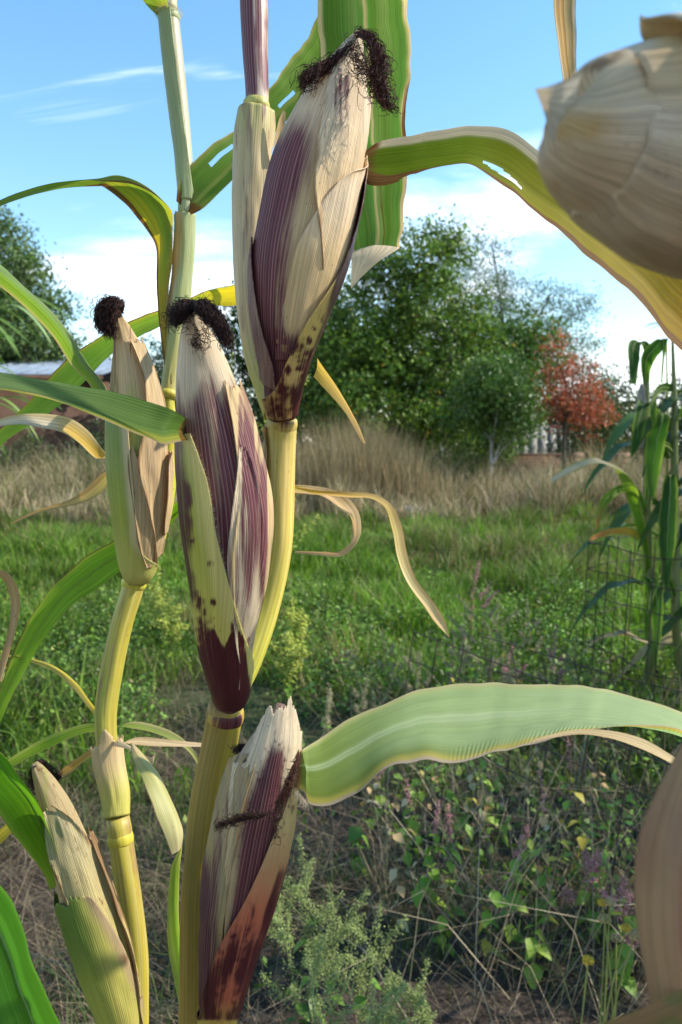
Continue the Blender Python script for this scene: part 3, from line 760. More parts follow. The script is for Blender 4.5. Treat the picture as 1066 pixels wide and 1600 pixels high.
def hairs_part(name, pts, dirs, parent, length=0.003, per=1, col=(0.6, 0.55, 0.42), seed=0):
    r_ = np.random.default_rng(seed)
    p = np.repeat(pts, per, 0) + r_.normal(0, 0.0004, (len(pts)*per, 3))
    d = norm(np.repeat(dirs, per, 0) + r_.normal(0, 0.5, (len(pts)*per, 3)))
    n = len(p); l = length * r_.uniform(0.4, 1.3, n)
    sd_ = norm(np.cross(d, r_.normal(0, 1, (n, 3)))) * 0.00007
    v = np.stack([p - sd_, p + sd_, p + d*l[:, None]], 1).reshape(-1, 3)
    me = mesh_np(name, v, [np.arange(3*n).reshape(-1, 3)], None, {'base': np.broadcast_to(np.array(col), (3*n, 3))})
    o = link(name, me, M['straw'], parent)
    o['kind'] = 'stuff'
    return o
def ring_part(name, body, v, parent, fn, h=0.006, out=0.0016, mat=None):
    hv = h / body.len
    a, b = max(0, v - hv), min(1, v + hv)
    fl = lambda q: out * np.sin(np.clip((q - a)/(b - a), 0, 1)*np.pi)**0.7
    return tube_part(name, body, fn, mat or M['stalk'], parent, 36, 10, a, b, 0, 0, fl)
def edgy(u, w=0.1):
    return np.clip((np.abs(2*u - 1) - (1 - w)) / w, 0, 1)
def blade_fn(centre, edge=None, edgew=0.18, brown=0.75, browntip=None, streak=None, seed=0, side=None):
    """centre: stops along v; edge: colour towards the margins; brown: strength of dry margin"""
    def fn(px, py, th, u, v):
        b = ramp(v, centre)
        m = np.abs(2*u - 1)
        if side is not None:
            m = np.where((u > 0.5) == (side > 0), m, m*0.75)
        wv = 1 + 1.2*(vn(v*9 + seed, u*0 + (u > .5)*5, seed) - 0.5)
        if edge is not None:
            b = lerp(b, edge, ss(1 - 2.6*edgew*wv, 1.0, m))
        br = brown * ss(1 - edgew*wv, 1 - 0.25*edgew*wv, m)
        if browntip is not None:
            br = np.maximum(br, ss(browntip, min(1.0, browntip + 0.25), v))
        if streak is not None:
            b = lerp(b, streak[0], ss(streak[1], streak[1] + 0.12, vn(u*streak[2], v*1.5, seed + 5)))
        return b, 0*u, br, 0*u
    return fn
def s2a(s):
    return math.degrees(math.asin(max(-1, min(1, s))))
def row(body, y, xl, xr, off):
    """angles at which pixel columns xl, xr lie on the body at row y; values beyond the outline are angles given as strings"""
    v = body.v_at(y)
    C, R, F, S, T = body.at(np.array([v]))
    cx, cy = proj(C)
    d = float((C[0] - CAM) @ FWD); rp = R[0] * FPX / d + off*1e-3*FPX/d
    ca = max(0.3, abs(float(S[0] @ RGT)))
    g = lambda x: float(x) if isinstance(x, str) else s2a((x - float(cx[0])) / (rp*ca))
    return (v, g(xl), g(xr), off)

# ------------------------------------------------------------------ maize with purple ears, centre
gA = P(322, 1600, 0.56); gA = np.array([gA[0] - 0.01, gA[1] + 0.03, 0.0])
pA = thing('maize_plant', gA, 'tall maize plant with purple-streaked ears on a zigzag yellow stalk', 'maize plant', 'maize plants in the near row')
def stalkA(lo, hi):
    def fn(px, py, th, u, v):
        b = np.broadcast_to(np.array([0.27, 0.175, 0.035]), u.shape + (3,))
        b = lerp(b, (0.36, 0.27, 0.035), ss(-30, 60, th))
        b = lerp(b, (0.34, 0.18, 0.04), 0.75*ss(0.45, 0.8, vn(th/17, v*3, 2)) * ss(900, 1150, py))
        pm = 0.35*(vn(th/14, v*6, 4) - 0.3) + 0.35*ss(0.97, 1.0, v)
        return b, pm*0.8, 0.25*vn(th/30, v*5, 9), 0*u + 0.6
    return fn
B0 = Body([(306, 1660, .562, 28), (308, 1560, .56, 27), (308, 1480, .555, 26), (310, 1400, .55, 26), (326, 1250, .548, 28), (350, 1130, .545, 28), (354, 1096, .54, 26)],
          [(gA[0], gA[1], -0.02, 0.016), (gA[0], gA[1] - .01, 0.3, 0.0145), (gA[0] + .0, gA[1] - .02, 0.7, 0.0135)])
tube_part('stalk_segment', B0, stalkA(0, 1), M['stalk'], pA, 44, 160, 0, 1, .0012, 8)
B1 = Body([(354, 1096, .54, 24), (388, 1030, .545, 22), (413, 950, .55, 23), (431, 860, .55, 24), (437, 760, .548, 23.5), (440, 690, .545, 23), (441, 655, .54, 23)])
def fnB1(px, py, th, u, v):
    b = ramp(v, [(0, (0.45, 0.44, 0.05)), (0.4, (0.54, 0.46, 0.07)), (0.75, (0.60, 0.42, 0.10)), (1, (0.55, 0.42, 0.10))])
    b = lerp(b, (0.62, 0.46, 0.16), 0.6*ss(0.5, 0.9, vn(th/20, v*2, 7)))
    return b, 0.55*ss(0.955, 0.985, v)*vn(th/20, v*60, 3), 0.3*vn(th/40, v*4, 9), 0*u + 0.8
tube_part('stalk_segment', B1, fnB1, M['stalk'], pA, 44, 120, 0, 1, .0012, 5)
B2 = Body([(441, 655, .545, 23), (424, 615, .555, 20), (402, 540, .56, 19), (391, 430, .56, 19), (391, 300, .558, 20), (399, 172, .555, 20)])
tube_part('stalk_segment', B2, fnB1, M['stalk'], pA, 40, 90)
B3 = Body([(400, 172, .555, 19), (402, 150, .555, 18), (399, 80, .555, 20), (397, 0, .555, 22), (394, -150, .556, 20), (388, -420, .56, 15), (384, -640, .57, 9)])
def fnB3(px, py, th, u, v):
    b = lerp(np.broadcast_to(np.array([0.52, 0.40, 0.30]), u.shape + (3,)), (0.60, 0.48, 0.20), ss(140, 170, py))
    pm = 0.30 + 0.45*vn(th/12, v*5, 4) + 0.28*ss(10, -50, th) - 0.45*ss(130, 172, py)
    return b, pm, 0*u, 0.18 + 0*u
tube_part('stalk_segment', B3, fnB3, M['stalk'], pA, 40, 120)
def nodefn(c, pm=0.0):
    return lambda px, py, th, u, v: (np.broadcast_to(np.array(c), u.shape + (3,)), pm*(.25 + .9*vn(th/45, v*40, 3))*.8 + 0*u, 0.3*vn(th/9, v*90, 5), 0.8 + 0*u)
ring_part('node', B0, 0.992, pA, nodefn((0.42, 0.28, 0.06), 0.9), 0.005, 0.0010)
ring_part('node', B1, 0.988, pA, nodefn((0.52, 0.38, 0.10), 0.6), 0.004, 0.0006)
ring_part('node', B3, 0.004, pA, nodefn((0.42, 0.38, 0.10), 0.2), 0.005, 0.0012)
# dry sheath margin clinging to the middle segment
wrap_part('sheath', B1, [(.45, -150, -88, 1.2), (.6, -140, -66, 2.0), (.72, -135, -50, 2.6), (.84, -130, -48, 2.4), (.93, -125, -62, 1.6), (.97, -120, -80, 1.0)],
          lambda px, py, th, u, v: (np.broadcast_to(CREAM*.85, u.shape + (3,)), 0*u, .5*edgy(u, .25)*vn(v*30, 0*u, 3) + .2*vn(u*9, v*12, 4), 0*u), M['dry'], pA, 18, 70, .002, .0006, 4)
# sheath clasping the upper stalk
def fnshA(px, py, th, u, v):
    b = ramp(py, [(170, (0.44, 0.38, 0.14)), (230, (0.54, 0.42, 0.21)), (400, (0.62, 0.47, 0.26)), (520, (0.60, 0.44, 0.19)), (600, (0.50, 0.43, 0.10))])
    pm = 0.46*ss(0.55, 0.85, vn(px/5, py/55, 3)) + 0.2*ss(20, 55, th)*ss(380, 470, py)
    return b, pm, 0.42*edgy(u, .2)*vn(px/9, py/9, 8) + 0.30*ss(.6, .9, vn(px/6, py/60, 12)), 0*u
wrap_part('sheath', B2, [(0.03, -170, 30, 1.0), (0.2, -175, 40, 1.6), (0.42, -178, 35, 2.4), (0.65, -178, 52, 3.2), (0.85, -175, 62, 4.0), (0.93, -170, 84, 4.5), (1.0, -160, 75, 3.0)],
          fnshA, M['sheath'], pA, 50, 120, 0.002, 0.0005, 5)
leaf_part('ligule', [(428, 250, 437, 262, .548, .552), (430, 215, 441, 224, .546, .55), (436, 185, 445, 196, .545, .548), (443, 172, 447, 176, .545, .546)],
          lambda px, py, th, u, v: (np.broadcast_to(CREAM*0.8, u.shape + (3,)), 0*u, 0.5*edgy(u, .5), 0*u), M['dry'], pA, 8, 24, 0.1)

# ---- upper ear
E1 = Body([(441, 652, .53, 21), (440, 628, .525, 25), (443, 580, .515, 32), (449, 505, .508, 52), (462, 420, .502, 69), (478, 340, .498, 72), (495, 260, .494, 69),
           (519, 180, .490, 55), (537, 120, .487, 38), (549, 82, .485, 22), (557, 60, .484, 11), (560, 50, .484, 5)])
e1 = thing('ear', (0, 0, 0), None, None)
def part_empty(o, parent):
    o.parent = parent
    o.matrix_parent_inverse = Matrix.Translation(-Vector(parent['wloc']))
    o['wloc'] = (0.0, 0.0, 0.0)
    return o
part_empty(e1, pA)
def fnE1(px, py, th, u, v):
    b = lerp(np.broadcast_to(CREAM, u.shape + (3,)), PALE, ss(300, 120, py))
    edge_x = np.interp(py, [100, 180, 260, 340, 430, 520, 600], [475, 492, 478, 452, 442, 440, 470])
    pm = 0.98*ss(44, -40, px - edge_x) * ss(150, 260, py + 0.4*(px - 450)) + 0.5*ss(505, 545, py) + .12
    pm = pm + 0.25*(vn(px/7, py/70, 3) - 0.5)
    return b, pm, 0.45*ss(110, 60, py)*vn(px/6, py/8, 2) + 0.22*ss(500, 560, py), 0.25*ss(470, 560, py)
tube_part('inner_husk', E1, fnE1, M['husk'], e1, 96, 170, 0, 1, 0.0022, 4)
def fnH1(px, py, th, u, v):
    b = lerp(np.broadcast_to(CREAM*1.05, u.shape + (3,)), PALE, ss(330, 160, py))
    pm = 0.50*blob(px, py, 536, 135, 10, 40, 12) + 0.40*ss(.4, .9, vn(px/4, py/70, 8))
    return b, pm, 0.30*vn(px/8, py/40, 3) + 0.35*ss(.9, 1, 1-u), 0*u
wrap_part('husk_leaf', E1, [row(E1, 118, 522, '96', .8), row(E1, 150, 511, '100', 1.0), row(E1, 200, 501, '104', 1.3), row(E1, 260, 490, '106', 1.6),
          row(E1, 310, 488, '106', 1.6), row(E1, 340, 491, '100', 1.5), row(E1, 420, 500, '95', 1.0)], fnH1, M['husk'], e1, 60, 130, 0.0022, 0.0007, 3)
def fnH2(px, py, th, u, v):
    b = lerp(np.broadcast_to(CREAM*1.12, u.shape + (3,)), PALE*1.05, ss(420, 300, py))
    pm = 0.85*ss(40, -34, px - np.interp(py, [330, 420, 520, 600], [438, 446, 440, 460])) + 0.9*ss(505, 560, py) + .25*ss(.5, .9, vn(px/4, py/90, 8))
    return b, pm, 0.18*vn(px/6, py/50, 3) + 0.5*ss(505, 540, py)*ss(.4, .7, vn(px/12, py/6, 4)), 0.2*ss(480, 560, py)
wrap_part('husk_leaf', E1, [row(E1, 205, 584, '112', 2.6), row(E1, 225, 572, '116', 2.6), row(E1, 270, 541, '120', 2.6), row(E1, 318, 506, '122', 2.5), row(E1, 342, 491, '122', 2.3),
          row(E1, 400, 462, '120', 2.1), row(E1, 470, 446, '115', 1.6), row(E1, 560, 432, '110', 1.0)], fnH2, M['husk'], e1, 60, 130, 0.0012, 0.0007, 6)
# crease low on the ear and a thin inner leaf at the left
def fnH4(px, py, th, u, v):
    return np.broadcast_to(np.array([0.42, 0.30, 0.20]), u.shape + (3,)), 0.62 + 0.3*(vn(px/5, py/60, 3) - .5), 0.35*edgy(u, .2), 0*u
wrap_part('husk_leaf', E1, [row(E1, 380, '-120', 398, 1.5), row(E1, 450, '-120', 399, 2.2), row(E1, 520, '-115', 410, 3.0), row(E1, 570, '-110', 428, 2.6), row(E1, 600, '-100', 433, 1.5)],
          fnH4, M['husk'], e1, 20, 60, 0.0016, 0.0006, 9)
def fnS1(px, py, th, u, v):
    b = ramp(py, [(225, (0.34, 0.24, 0.17)), (330, (0.42, 0.30, 0.24)), (410, (0.60, 0.40, 0.14)), (520, (0.66, 0.47, 0.13)), (600, (0.62, 0.42, 0.15)), (640, (0.55, 0.32, 0.11))])
    pm = 0.62*ss(420, 330, py) + 0.1  # base and purple darken upward: the leaf's shade painted in with the pigment
    edge = np.interp(py, [380, 430, 500, 560, 620], [533, 524, 505, 484, 455])
    pm = np.maximum(pm, 0.85*ss(-7, 7, px - edge))
    for x, y, rx, ry, k in ((463, 540, 9, 14, 1), (484, 532, 4, 5, 1), (491, 513, 3, 4, .9), (484, 555, 9, 9, 1), (468, 575, 5, 7, 1), (452, 578, 5, 5, 1), (438, 585, 6, 10, .8), (440, 607, 7, 8, 1), (456, 612, 4, 5, .8),
                           (478, 580, 10, 22, 1.1), (465, 618, 22, 11, 1.15), (504, 500, 5, 9, .7), (430, 640, 14, 16, .9), (455, 642, 12, 7, .75), (482, 560, 12, 14, .9)):
        pm = np.maximum(pm, k*blob(px, py, x, y, rx*1.2, ry*1.2))
    return b, pm, 0.4*edgy(u, .12) + 0.3*ss(330, 240, py), ss(380, 480, py)
wrap_part('sheath', E1, [row(E1, 232, 578, '140', 4.2), row(E1, 265, 569, '142', 4.6), row(E1, 300, 562, '145', 4.6), row(E1, 360, 547, '150', 4.4), row(E1, 400, 534, '155', 4.0), row(E1, 440, 514, '160', 3.6),
          row(E1, 500, 478, '165', 3.0), row(E1, 560, 449, '170', 2.4), row(E1, 610, 421, '175', 2.0), row(E1, 648, '-170', '175', 1.4)], fnS1, M['sheath'], e1, 66, 150, 0.0010, 0.0004, 8)
silk_part('silk', [[(560, 52, .482), (540, 78, .478), (518, 98, .474), (495, 108, .470), (478, 122, .468), (470, 146, .468)],
                   [(558, 60, .480), (536, 84, .476), (510, 104, .472), (485, 118, .468), (474, 134, .467)]], e1, 210, 10, 3.6, 0.00021, seed=1)
silk_part('silk', [[(552, 58, .480), (572, 52, .470), (588, 75, .466), (594, 105, .464), (592, 135, .462), (604, 160, .462), (616, 178, .462)],
                   [(556, 52, .480), (578, 62, .468), (596, 95, .464), (594, 125, .462), (598, 150, .462), (604, 172, .462)],
                   [(556, 52, .480), (575, 58, .468), (590, 90, .464), (586, 120, .462), (590, 150, .460)]], e1, 230, 9.5, 5.0, 0.00022, (0.04, .016, .012), seed=2)
silk_part('silk', [[(548, 56, .478), (560, 80, .462), (566, 105, .458), (575, 135, .456)], [(545, 70, .478), (556, 95, .464), (570, 110, .458), (590, 118, .458)]], e1, 26, 13, 6, 0.0002, seed=3, stray=.4)

def fnL1(px, py, th, u, v):
    b = ramp(v, [(0, (0.12, 0.19, 0.008)), (0.18, (0.16, 0.22, 0.008)), (0.30, (0.24, 0.235, 0.005)), (0.50, (0.30, 0.225, 0.004)), (0.75, (0.33, 0.18, 0.005)), (1, (0.28, 0.13, 0.01))])
    b = lerp(b, (0.34, 0.23, 0.005), ss(.5, .85, vn(u*4, v*5, 6))*ss(.25, .45, v))
    b = lerp(b, PALE*0.85, ss(0.17, 0.10, u)*ss(.62, .5, v))
    wv = vn(v*14, 0*v, 3)
    br = 0.95*ss(0.70 - 0.1*ss(.55, .95, v), 0.88, u - 0.12*(wv - .5)) + 0.5*ss(.55, .9, v)*ss(.5, .8, vn(u*11, v*4, 11)) + 0.6*ss(.06, .02, v)
    return b, 0*u, br, 0*u
def cutL1(px, py, u, v):
    c = np.interp(v, [.22, .30], [0.50, .62]); w = .05*np.sin(np.pi*np.clip((v - .22)/.08, 0, 1))**.7*(.7 + .5*vn(v*90, 0*v, 3))
    k = (v > .22) & (v < .30) & (np.abs(u - c) < w)
    return k | ((u > .90) & (v > .075) & (v < .10) & (u > .90 + (np.abs(v - .088))*8))
leaf_part('leaf', [(560, 240, 556, 272, .498, .496), (586, 219, 578, 282, .500, .492), (620, 211, 612, 284, .503, .490), (680, 206, 676, 268, .508, .488), (740, 200, 735, 264, .512, .488), (800, 205, 782, 292, .515, .489),
          (862, 244, 840, 338, .517, .49), (930, 292, 900, 384, .52, .492), (1000, 345, 975, 447, .522, .495), (1085, 425, 1052, 532, .525, .50), (1140, 500, 1112, 590, .54, .515), (1175, 590, 1160, 640, .56, .545), (1190, 670, 1188, 676, .58, .579)],
          fnL1, M['leaf'], pA, 34, 200, 0.16, 0.0022, 9, 4, cutL1)
leaf_part('leaf', [(496, 560, 490, 590, .536, .538), (505, 574, 498, 598, .534, .538), (528, 606, 516, 617, .53, .535), (548, 640, 540, 645, .527, .531), (562, 668, 556, 673, .525, .528), (571, 692, 568, 694, .525, .526)],
          lambda px, py, th, u, v: (ramp(v, [(0, (0.55, 0.42, 0.10)), (.5, (0.58, 0.42, 0.16)), (1, (0.5, 0.36, 0.18))]), 0*u, 0.45*edgy(u, .3), 0*u), M['dry'], pA, 8, 50, 0.2)

# wide leaf hanging behind the upper ear
def fnLW(px, py, th, u, v):
    b = lerp(np.broadcast_to(np.array([0.13, 0.22, 0.03]), u.shape + (3,)), (0.24, 0.32, 0.09), ss(.4, .8, vn(u*7, v*2, 3)))
    b = lerp(b, (0.14, 0.26, 0.05), ss(.45, .8, vn(u*11, v*1.2, 5)))
    b = lerp(b, CREAM, 0.85*ss(.03, .01, np.abs(u - .52 - .03*np.sin(v*9))))
    b = lerp(b, CREAM*1.1, ss(.93, .985, u + .05*(vn(v*20, 0*v, 2) - .5)) + ss(.07, .02, u))
    br = 0.55*ss(.90, .97, u)*vn(v*14, 0*v, 2) + 0.6*ss(.05, .01, np.abs(u - .62 - .04*np.sin(v*14)))*ss(.80, .9, v) + 0.5*ss(.035, .01, np.abs(u - .42))*ss(.84, .95, v)
    return b, 0*u, br, 0*u
leaf_part('leaf', [(378, -420, 402, -420, .56, .565), (400, -540, 470, -560, .58, .585), (470, -480, 600, -560, .605, .605), (497, -260, 650, -290, .635, .62), (495, -60, 640, -80, .65, .63), (500, 60, 638, 40, .652, .634),
          (512, 180, 640, 170, .652, .636), (528, 280, 634, 290, .65, .64), (541, 350, 633, 345, .648, .64), (549, 394, 628, 388, .645, .64)],
          fnLW, M['leaf'], pA, 30, 160, 0.06, 0.0022, 10, 6)
leaf_part('leaf_tip', [(549, 394, 628, 386, .645, .64), (548, 408, 618, 392, .628, .618), (547, 430, 592, 408, .622, .612), (548, 448, 560, 438, .62, .615), (549, 452, 551, 449, .62, .619)],
          lambda px, py, th, u, v: (np.broadcast_to(PALE*0.95, u.shape + (3,)), 0*u, 0.3*edgy(u, .15) + 0.5*ss(.9, 1, v), 0*u), M['dry'], pA, 16, 30, -0.1)

# ---- middle ear
E2 = Body([(357, 1098, .53, 23), (360, 1075, .522, 28), (352, 1000, .508, 38), (358, 900, .498, 56), (355, 800, .490, 67), (341, 700, .484, 61), (326, 620, .479, 50), (315, 560, .475, 36), (308, 520, .473, 24), (304, 492, .472, 12), (303, 480, .472, 6)])
e2 = part_empty(thing('ear', (0, 0, 0), None, None), pA)
def fnE2(px, py, th, u, v):
    b = lerp(np.broadcast_to(CREAM*0.95, u.shape + (3,)), PALE*0.92, ss(700, 560, py))
    pm = 0.78*ss(560, 660, py + 30*vn(px/9, py/40, 2))*(0.60 + 0.6*vn(px/9, py/150, 3)) + 0.15*ss(640, 720, py) - 0.3*ss(296, 280, px)*ss(660, 620, py)
    return b, pm + 0.12*ss(820, 900, py), 0.30*vn(px/7, py/60, 5)*ss(600, 700, py) + .3*blob(px, py, 312, 655, 8, 8), 0*u
tube_part('inner_husk', E2, fnE2, M['husk'], e2, 96, 170, 0, 1, 0.0022, 7)
def fnH21(px, py, th, u, v):
    b = lerp(np.broadcast_to(CREAM*1.02, u.shape + (3,)), (0.56, 0.42, 0.20), 0.5*ss(.4, .9, vn(px/6, py/90, 2)))
    c = np.interp(py, [600, 680, 760, 850, 950], [372, 382, 402, 404, 395])
    pm = 0.80*ss(26, 2, np.abs(px - c))*ss(620, 740, py) + 0.58*ss(.3, .75, vn(px/5, py/110, 3)) + .2*ss(820, 900, py)
    return b, pm, 0.34*vn(px/5, py/70, 7) + 0.3*edgy(u, .05), 0*u
wrap_part('husk_leaf', E2, [row(E2, 584, 345, 350, 1.2), row(E2, 600, 348, '84', 1.4), row(E2, 680, 363, '100', 1.8), row(E2, 760, 371, '110', 2.0), row(E2, 850, 362, '112', 2.2), row(E2, 930, 366, '112', 2.2), row(E2, 1000, 374, '110', 1.8), row(E2, 1060, 370, '110', 1.2)],
          fnH21, M['husk'], e2, 60, 150, 0.0012, 0.0007, 4)
def fnH22(px, py, th, u, v):
    b = np.broadcast_to(PALE*0.9, u.shape + (3,))
    return b, 0.62*ss(.15, .6, u)*ss(.25, .5, v) + .62*vn(px/4, py/90, 3), 0.3*edgy(u, .06), 0*u
wrap_part('husk_leaf', E2, [row(E2, 690, 372, 378, 2.6), row(E2, 740, 368, 392, 2.8), row(E2, 800, 360, 404, 3.0), row(E2, 870, 356, 408, 3.0), row(E2, 950, 366, 402, 2.8), row(E2, 1020, 372, 390, 2.0)],
          fnH22, M['husk'], e2, 30, 100, 0.0010, 0.0006, 2)
def fnS2(px, py, th, u, v):
    b = ramp(py, [(670, (0.24, 0.24, 0.06)), (740, (0.30, 0.31, 0.05)), (860, (0.42, 0.40, 0.06)), (960, (0.52, 0.45, 0.09)), (1060, (0.58, 0.42, 0.12))])
    b = lerp(b, (0.60, 0.50, 0.16), ss(.80, .95, u))
    edge = np.interp(py, [680, 760, 850, 930, 960, 1000], [281, 296, 300, 306, 306, 330]) + 6*(vn(py/17, 0*py, 3) - .5)
    pm = 0.85*ss(11, -9, px - edge)*ss(960, 930, py) + 0.95*blob(px, py, 318, 990, 12, 36) 
    pm = np.maximum(pm, 1.0*ss(985, 1003, py - 8*np.sin(px/6.) - 12*(vn(px/9, 0*px, 2) - .5))*ss(386, 378, px - 0.14*(py - 1000)))
    for x, y, r in ((327, 881, 4), (365, 981, 5), (366, 1004, 5), (313, 940, 6), (318, 955, 6), (298, 846, 5), (374, 1016, 4), (333, 942, 4)):
        pm = np.maximum(pm, 0.9*blob(px, py, x, y, r*1.2, r*1.6))
    return b, pm, 0.35*edgy(u, .06)*vn(py/9, 0*u, 4) + 0.45*ss(720, 670, py), ss(700, 760, py)
S2o = wrap_part('sheath', E2, [row(E2, 668, '-165', 300, 2.2), row(E2, 700, '-165', 311, 2.6), row(E2, 745, '-165', 325, 2.8), row(E2, 830, '-165', 341, 3.0), row(E2, 920, '-170', 366, 3.0), row(E2, 1000, '-170', 386, 2.6), row(E2, 1060, '-172', '100', 2.0), row(E2, 1090, '-172', '172', 1.4)],
          fnS2, M['sheath'], e2, 66, 150, 0.0008, 0.0003, 5)
ee = [(300, 674), (311, 702), (325, 745), (333, 790), (341, 830), (352, 875), (366, 920), (378, 965), (386, 1000)]
tt = np.linspace(0, len(ee) - 1, 260)
hp = np.array([P(np.interp(t, range(len(ee)), [e[0] for e in ee]), np.interp(t, range(len(ee)), [e[1] for e in ee]), 0.428) for t in tt])
C_, R_, F_, S_, T_ = E2.at(np.array([E2.v_at(np.interp(t, range(len(ee)), [e[1] for e in ee])) for t in tt]))
hx, _ = proj(C_)
ang = np.arcsin(np.clip((np.array([np.interp(t, range(len(ee)), [e[0] for e in ee]) for t in tt]) - hx) / (R_*FPX/0.45), -1, 1))
hp = C_ + (R_ + 0.0035)[:, None]*(np.cos(ang)[:, None]*F_ + np.sin(ang)[:, None]*S_)
hairs_part('hair_fringe', hp, norm(F_*0.5 + S_*0.8 + T_*0.5), e2, 0.0032, 3, (0.55, 0.48, 0.32), 3)
silk_part('silk', [[(302, 478, .470), (294, 474, .466), (284, 478, .462), (276, 490, .460), (272, 504, .46)], [(304, 476, .470), (296, 484, .455), (285, 492, .453), (276, 498, .455), (280, 508, .456)],
                   [(304, 476, .470), (318, 472, .460), (334, 486, .455), (348, 508, .452), (356, 530, .452), (358, 548, .452)], [(300, 480, .47), (316, 482, .452), (332, 498, .450), (346, 520, .450), (352, 542, .45)],
                   [(300, 480, .47), (306, 476, .452), (316, 486, .448), (330, 500, .447), (338, 512, .448)]], e2, 460, 10.5, 3.8, 0.00023, (0.016, 0.008, 0.008), seed=4, stray=.1)
silk_part('silk', [[(300, 500, .458), (308, 520, .45), (302, 538, .448), (315, 545, .447)], [(310, 500, .456), (322, 520, .449), (316, 540, .447), (300, 530, .448)]], e2, 14, 8, 6, 0.0002, (0.03, 0.016, 0.012), seed=5)
def fnL2(px, py, th, u, v):
    b = ramp(v, [(0, (0.09, 0.16, 0.03)), (.12, (0.12, 0.20, 0.035)), (.4, (0.13, 0.21, 0.06)), (.8, (0.20, 0.28, 0.11)), (1, (0.25, 0.3, 0.12))])
    b = lerp(b, (0.30, 0.31, 0.05), ss(.62, .82, u)); b = lerp(b, CREAM*0.7, ss(.90, .97, u + .06*(vn(v*14, 0*v, 3) - .5)))
    b = lerp(b, (.07, .035, .018), ss(.085, .06, v))
    return b, 0.0*u, 0.62*ss(.125, .10, v)*ss(.05, .085, v) + 0.75*ss(.93, .99, u)*ss(.3, .6, vn(v*10, 0*v, 5)), 0*u
leaf_part('leaf', [(306, 664, 304, 686, .480, .476), (288, 650, 280, 690, .458, .448), (272, 641, 258, 692, .447, .432), (240, 631, 230, 681, .445, .424), (196, 620, 184, 661, .44, .418), (150, 609, 130, 640, .435, .414), (90, 597, 75, 622, .43, .41), (0, 582, 0, 607, .42, .405), (-120, 570, -120, 590, .41, .4), (-260, 580, -260, 592, .40, .395)],
          fnL2, M['leaf'], pA, 26, 130, 0.20, 0.0008, 9, 2)

# ---- lower ear
E3 = Body([(338, 1612, .532, 26), (341, 1585, .525, 28), (354, 1500, .512, 40), (372, 1400, .502, 53), (391, 1300, .494, 57), (414, 1200, .488, 46), (427, 1150, .486, 32), (434, 1120, .485, 18), (437, 1100, .484, 6)])
e3 = part_empty(thing('ear', (0, 0, 0), None, None), pA)
def fnE3(px, py, th, u, v):
    b = lerp(np.broadcast_to(CREAM*0.75, u.shape + (3,)), PALE*0.8, ss(1300, 1180, py))
    pm = 0.3 + 0.35*vn(px/8, py/80, 3) + 0.45*ss(1350, 1450, py)*ss(40, 15, px - np.interp(py, [1350, 1560], [315, 310])) + 0.35*ss(1400, 1520, py)
    return b, pm, 0.3*vn(px/6, py/50, 8), 0.3 + 0*u
tube_part('inner_husk', E3, fnE3, M['husk'], e3, 90, 140, 0, 1, 0.002, 12)
def rag(px, py, u, v):
    top = np.interp(px, [384, 395, 408, 421, 424, 428, 440, 452, 458, 461, 464, 466, 470], [1190, 1150, 1122, 1100, 1098, 1112, 1098, 1090, 1084, 1100, 1112, 1118, 1140])
    return (py < top + 4*(vn(px/3, 0*px, 4) - .5)) & (v > .55)
def fnH31(px, py, th, u, v):
    b = lerp(np.broadcast_to(CREAM*0.9, u.shape + (3,)), PALE*0.95, ss(1300, 1150, py))
    c = np.interp(py, [1130, 1200, 1280, 1400, 1500], [443, 426, 408, 392, 372])
    w = np.interp(py, [1130, 1165, 1260, 1400], [2, 9, 22, 20])
    pm = 0.95*ss(w + 16, w - 10, np.abs(px - c))*ss(1140, 1190, py) + .25*ss(1180, 1300, py) + 0.32*ss(.62, .9, vn(px/3, py/6, 9))*ss(1400, 1180, py)
    return b, pm, 0.3*vn(px/6, py/40, 7) + 0.35*edgy(u, .06), 0.35 + 0*u
E3t = Body([(338, 1612, .532, 26), (354, 1500, .512, 40), (372, 1400, .502, 53), (391, 1300, .494, 57), (414, 1200, .488, 48), (426, 1150, .486, 40), (433, 1115, .485, 33), (439, 1080, .484, 26), (444, 1055, .484, 22)])
wrap_part('husk_leaf', E3t, [row(E3t, 1070, '-85', '85', 1.0), row(E3t, 1110, '-80', '80', 1.2), row(E3t, 1150, '-75', '88', 1.4), row(E3t, 1200, '-60', '95', 1.6), row(E3t, 1260, '-36', '100', 2.0), row(E3t, 1340, '-20', '100', 2.0), row(E3t, 1420, '-10', '100', 1.6), row(E3t, 1500, '-10', '95', 1.0)],
          fnH31, M['husk'], e3, 80, 150, 0.0012, 0.0007, 3, rag)
def fnH32(px, py, th, u, v):
    b = lerp(np.broadcast_to(CREAM*0.66, u.shape + (3,)), (0.46, 0.33, 0.13), 0.7*ss(.4, .8, vn(px/7, py/90, 6)))
    pm = 0.80*ss(352, 316, px - .0*py)*ss(1290, 1400, py) + 0.55*vn(px/5, py/70, 2)
    return b, pm, 0.35*vn(px/5, py/60, 5) + 0.4*edgy(u, .05), 0.2 + 0*u
wrap_part('husk_leaf', E3, [row(E3, 1165, '-60', 412, 2.6), row(E3, 1185, '-80', 404, 2.6), row(E3, 1240, '-95', 388, 2.6), row(E3, 1300, '-105', 375, 2.4), row(E3, 1380, '-110', 362, 2.2), row(E3, 1460, '-110', 352, 1.8), row(E3, 1560, '-110', 345, 1.2)],
          fnH32, M['husk'], e3, 50, 120, 0.0016, 0.0007, 13)
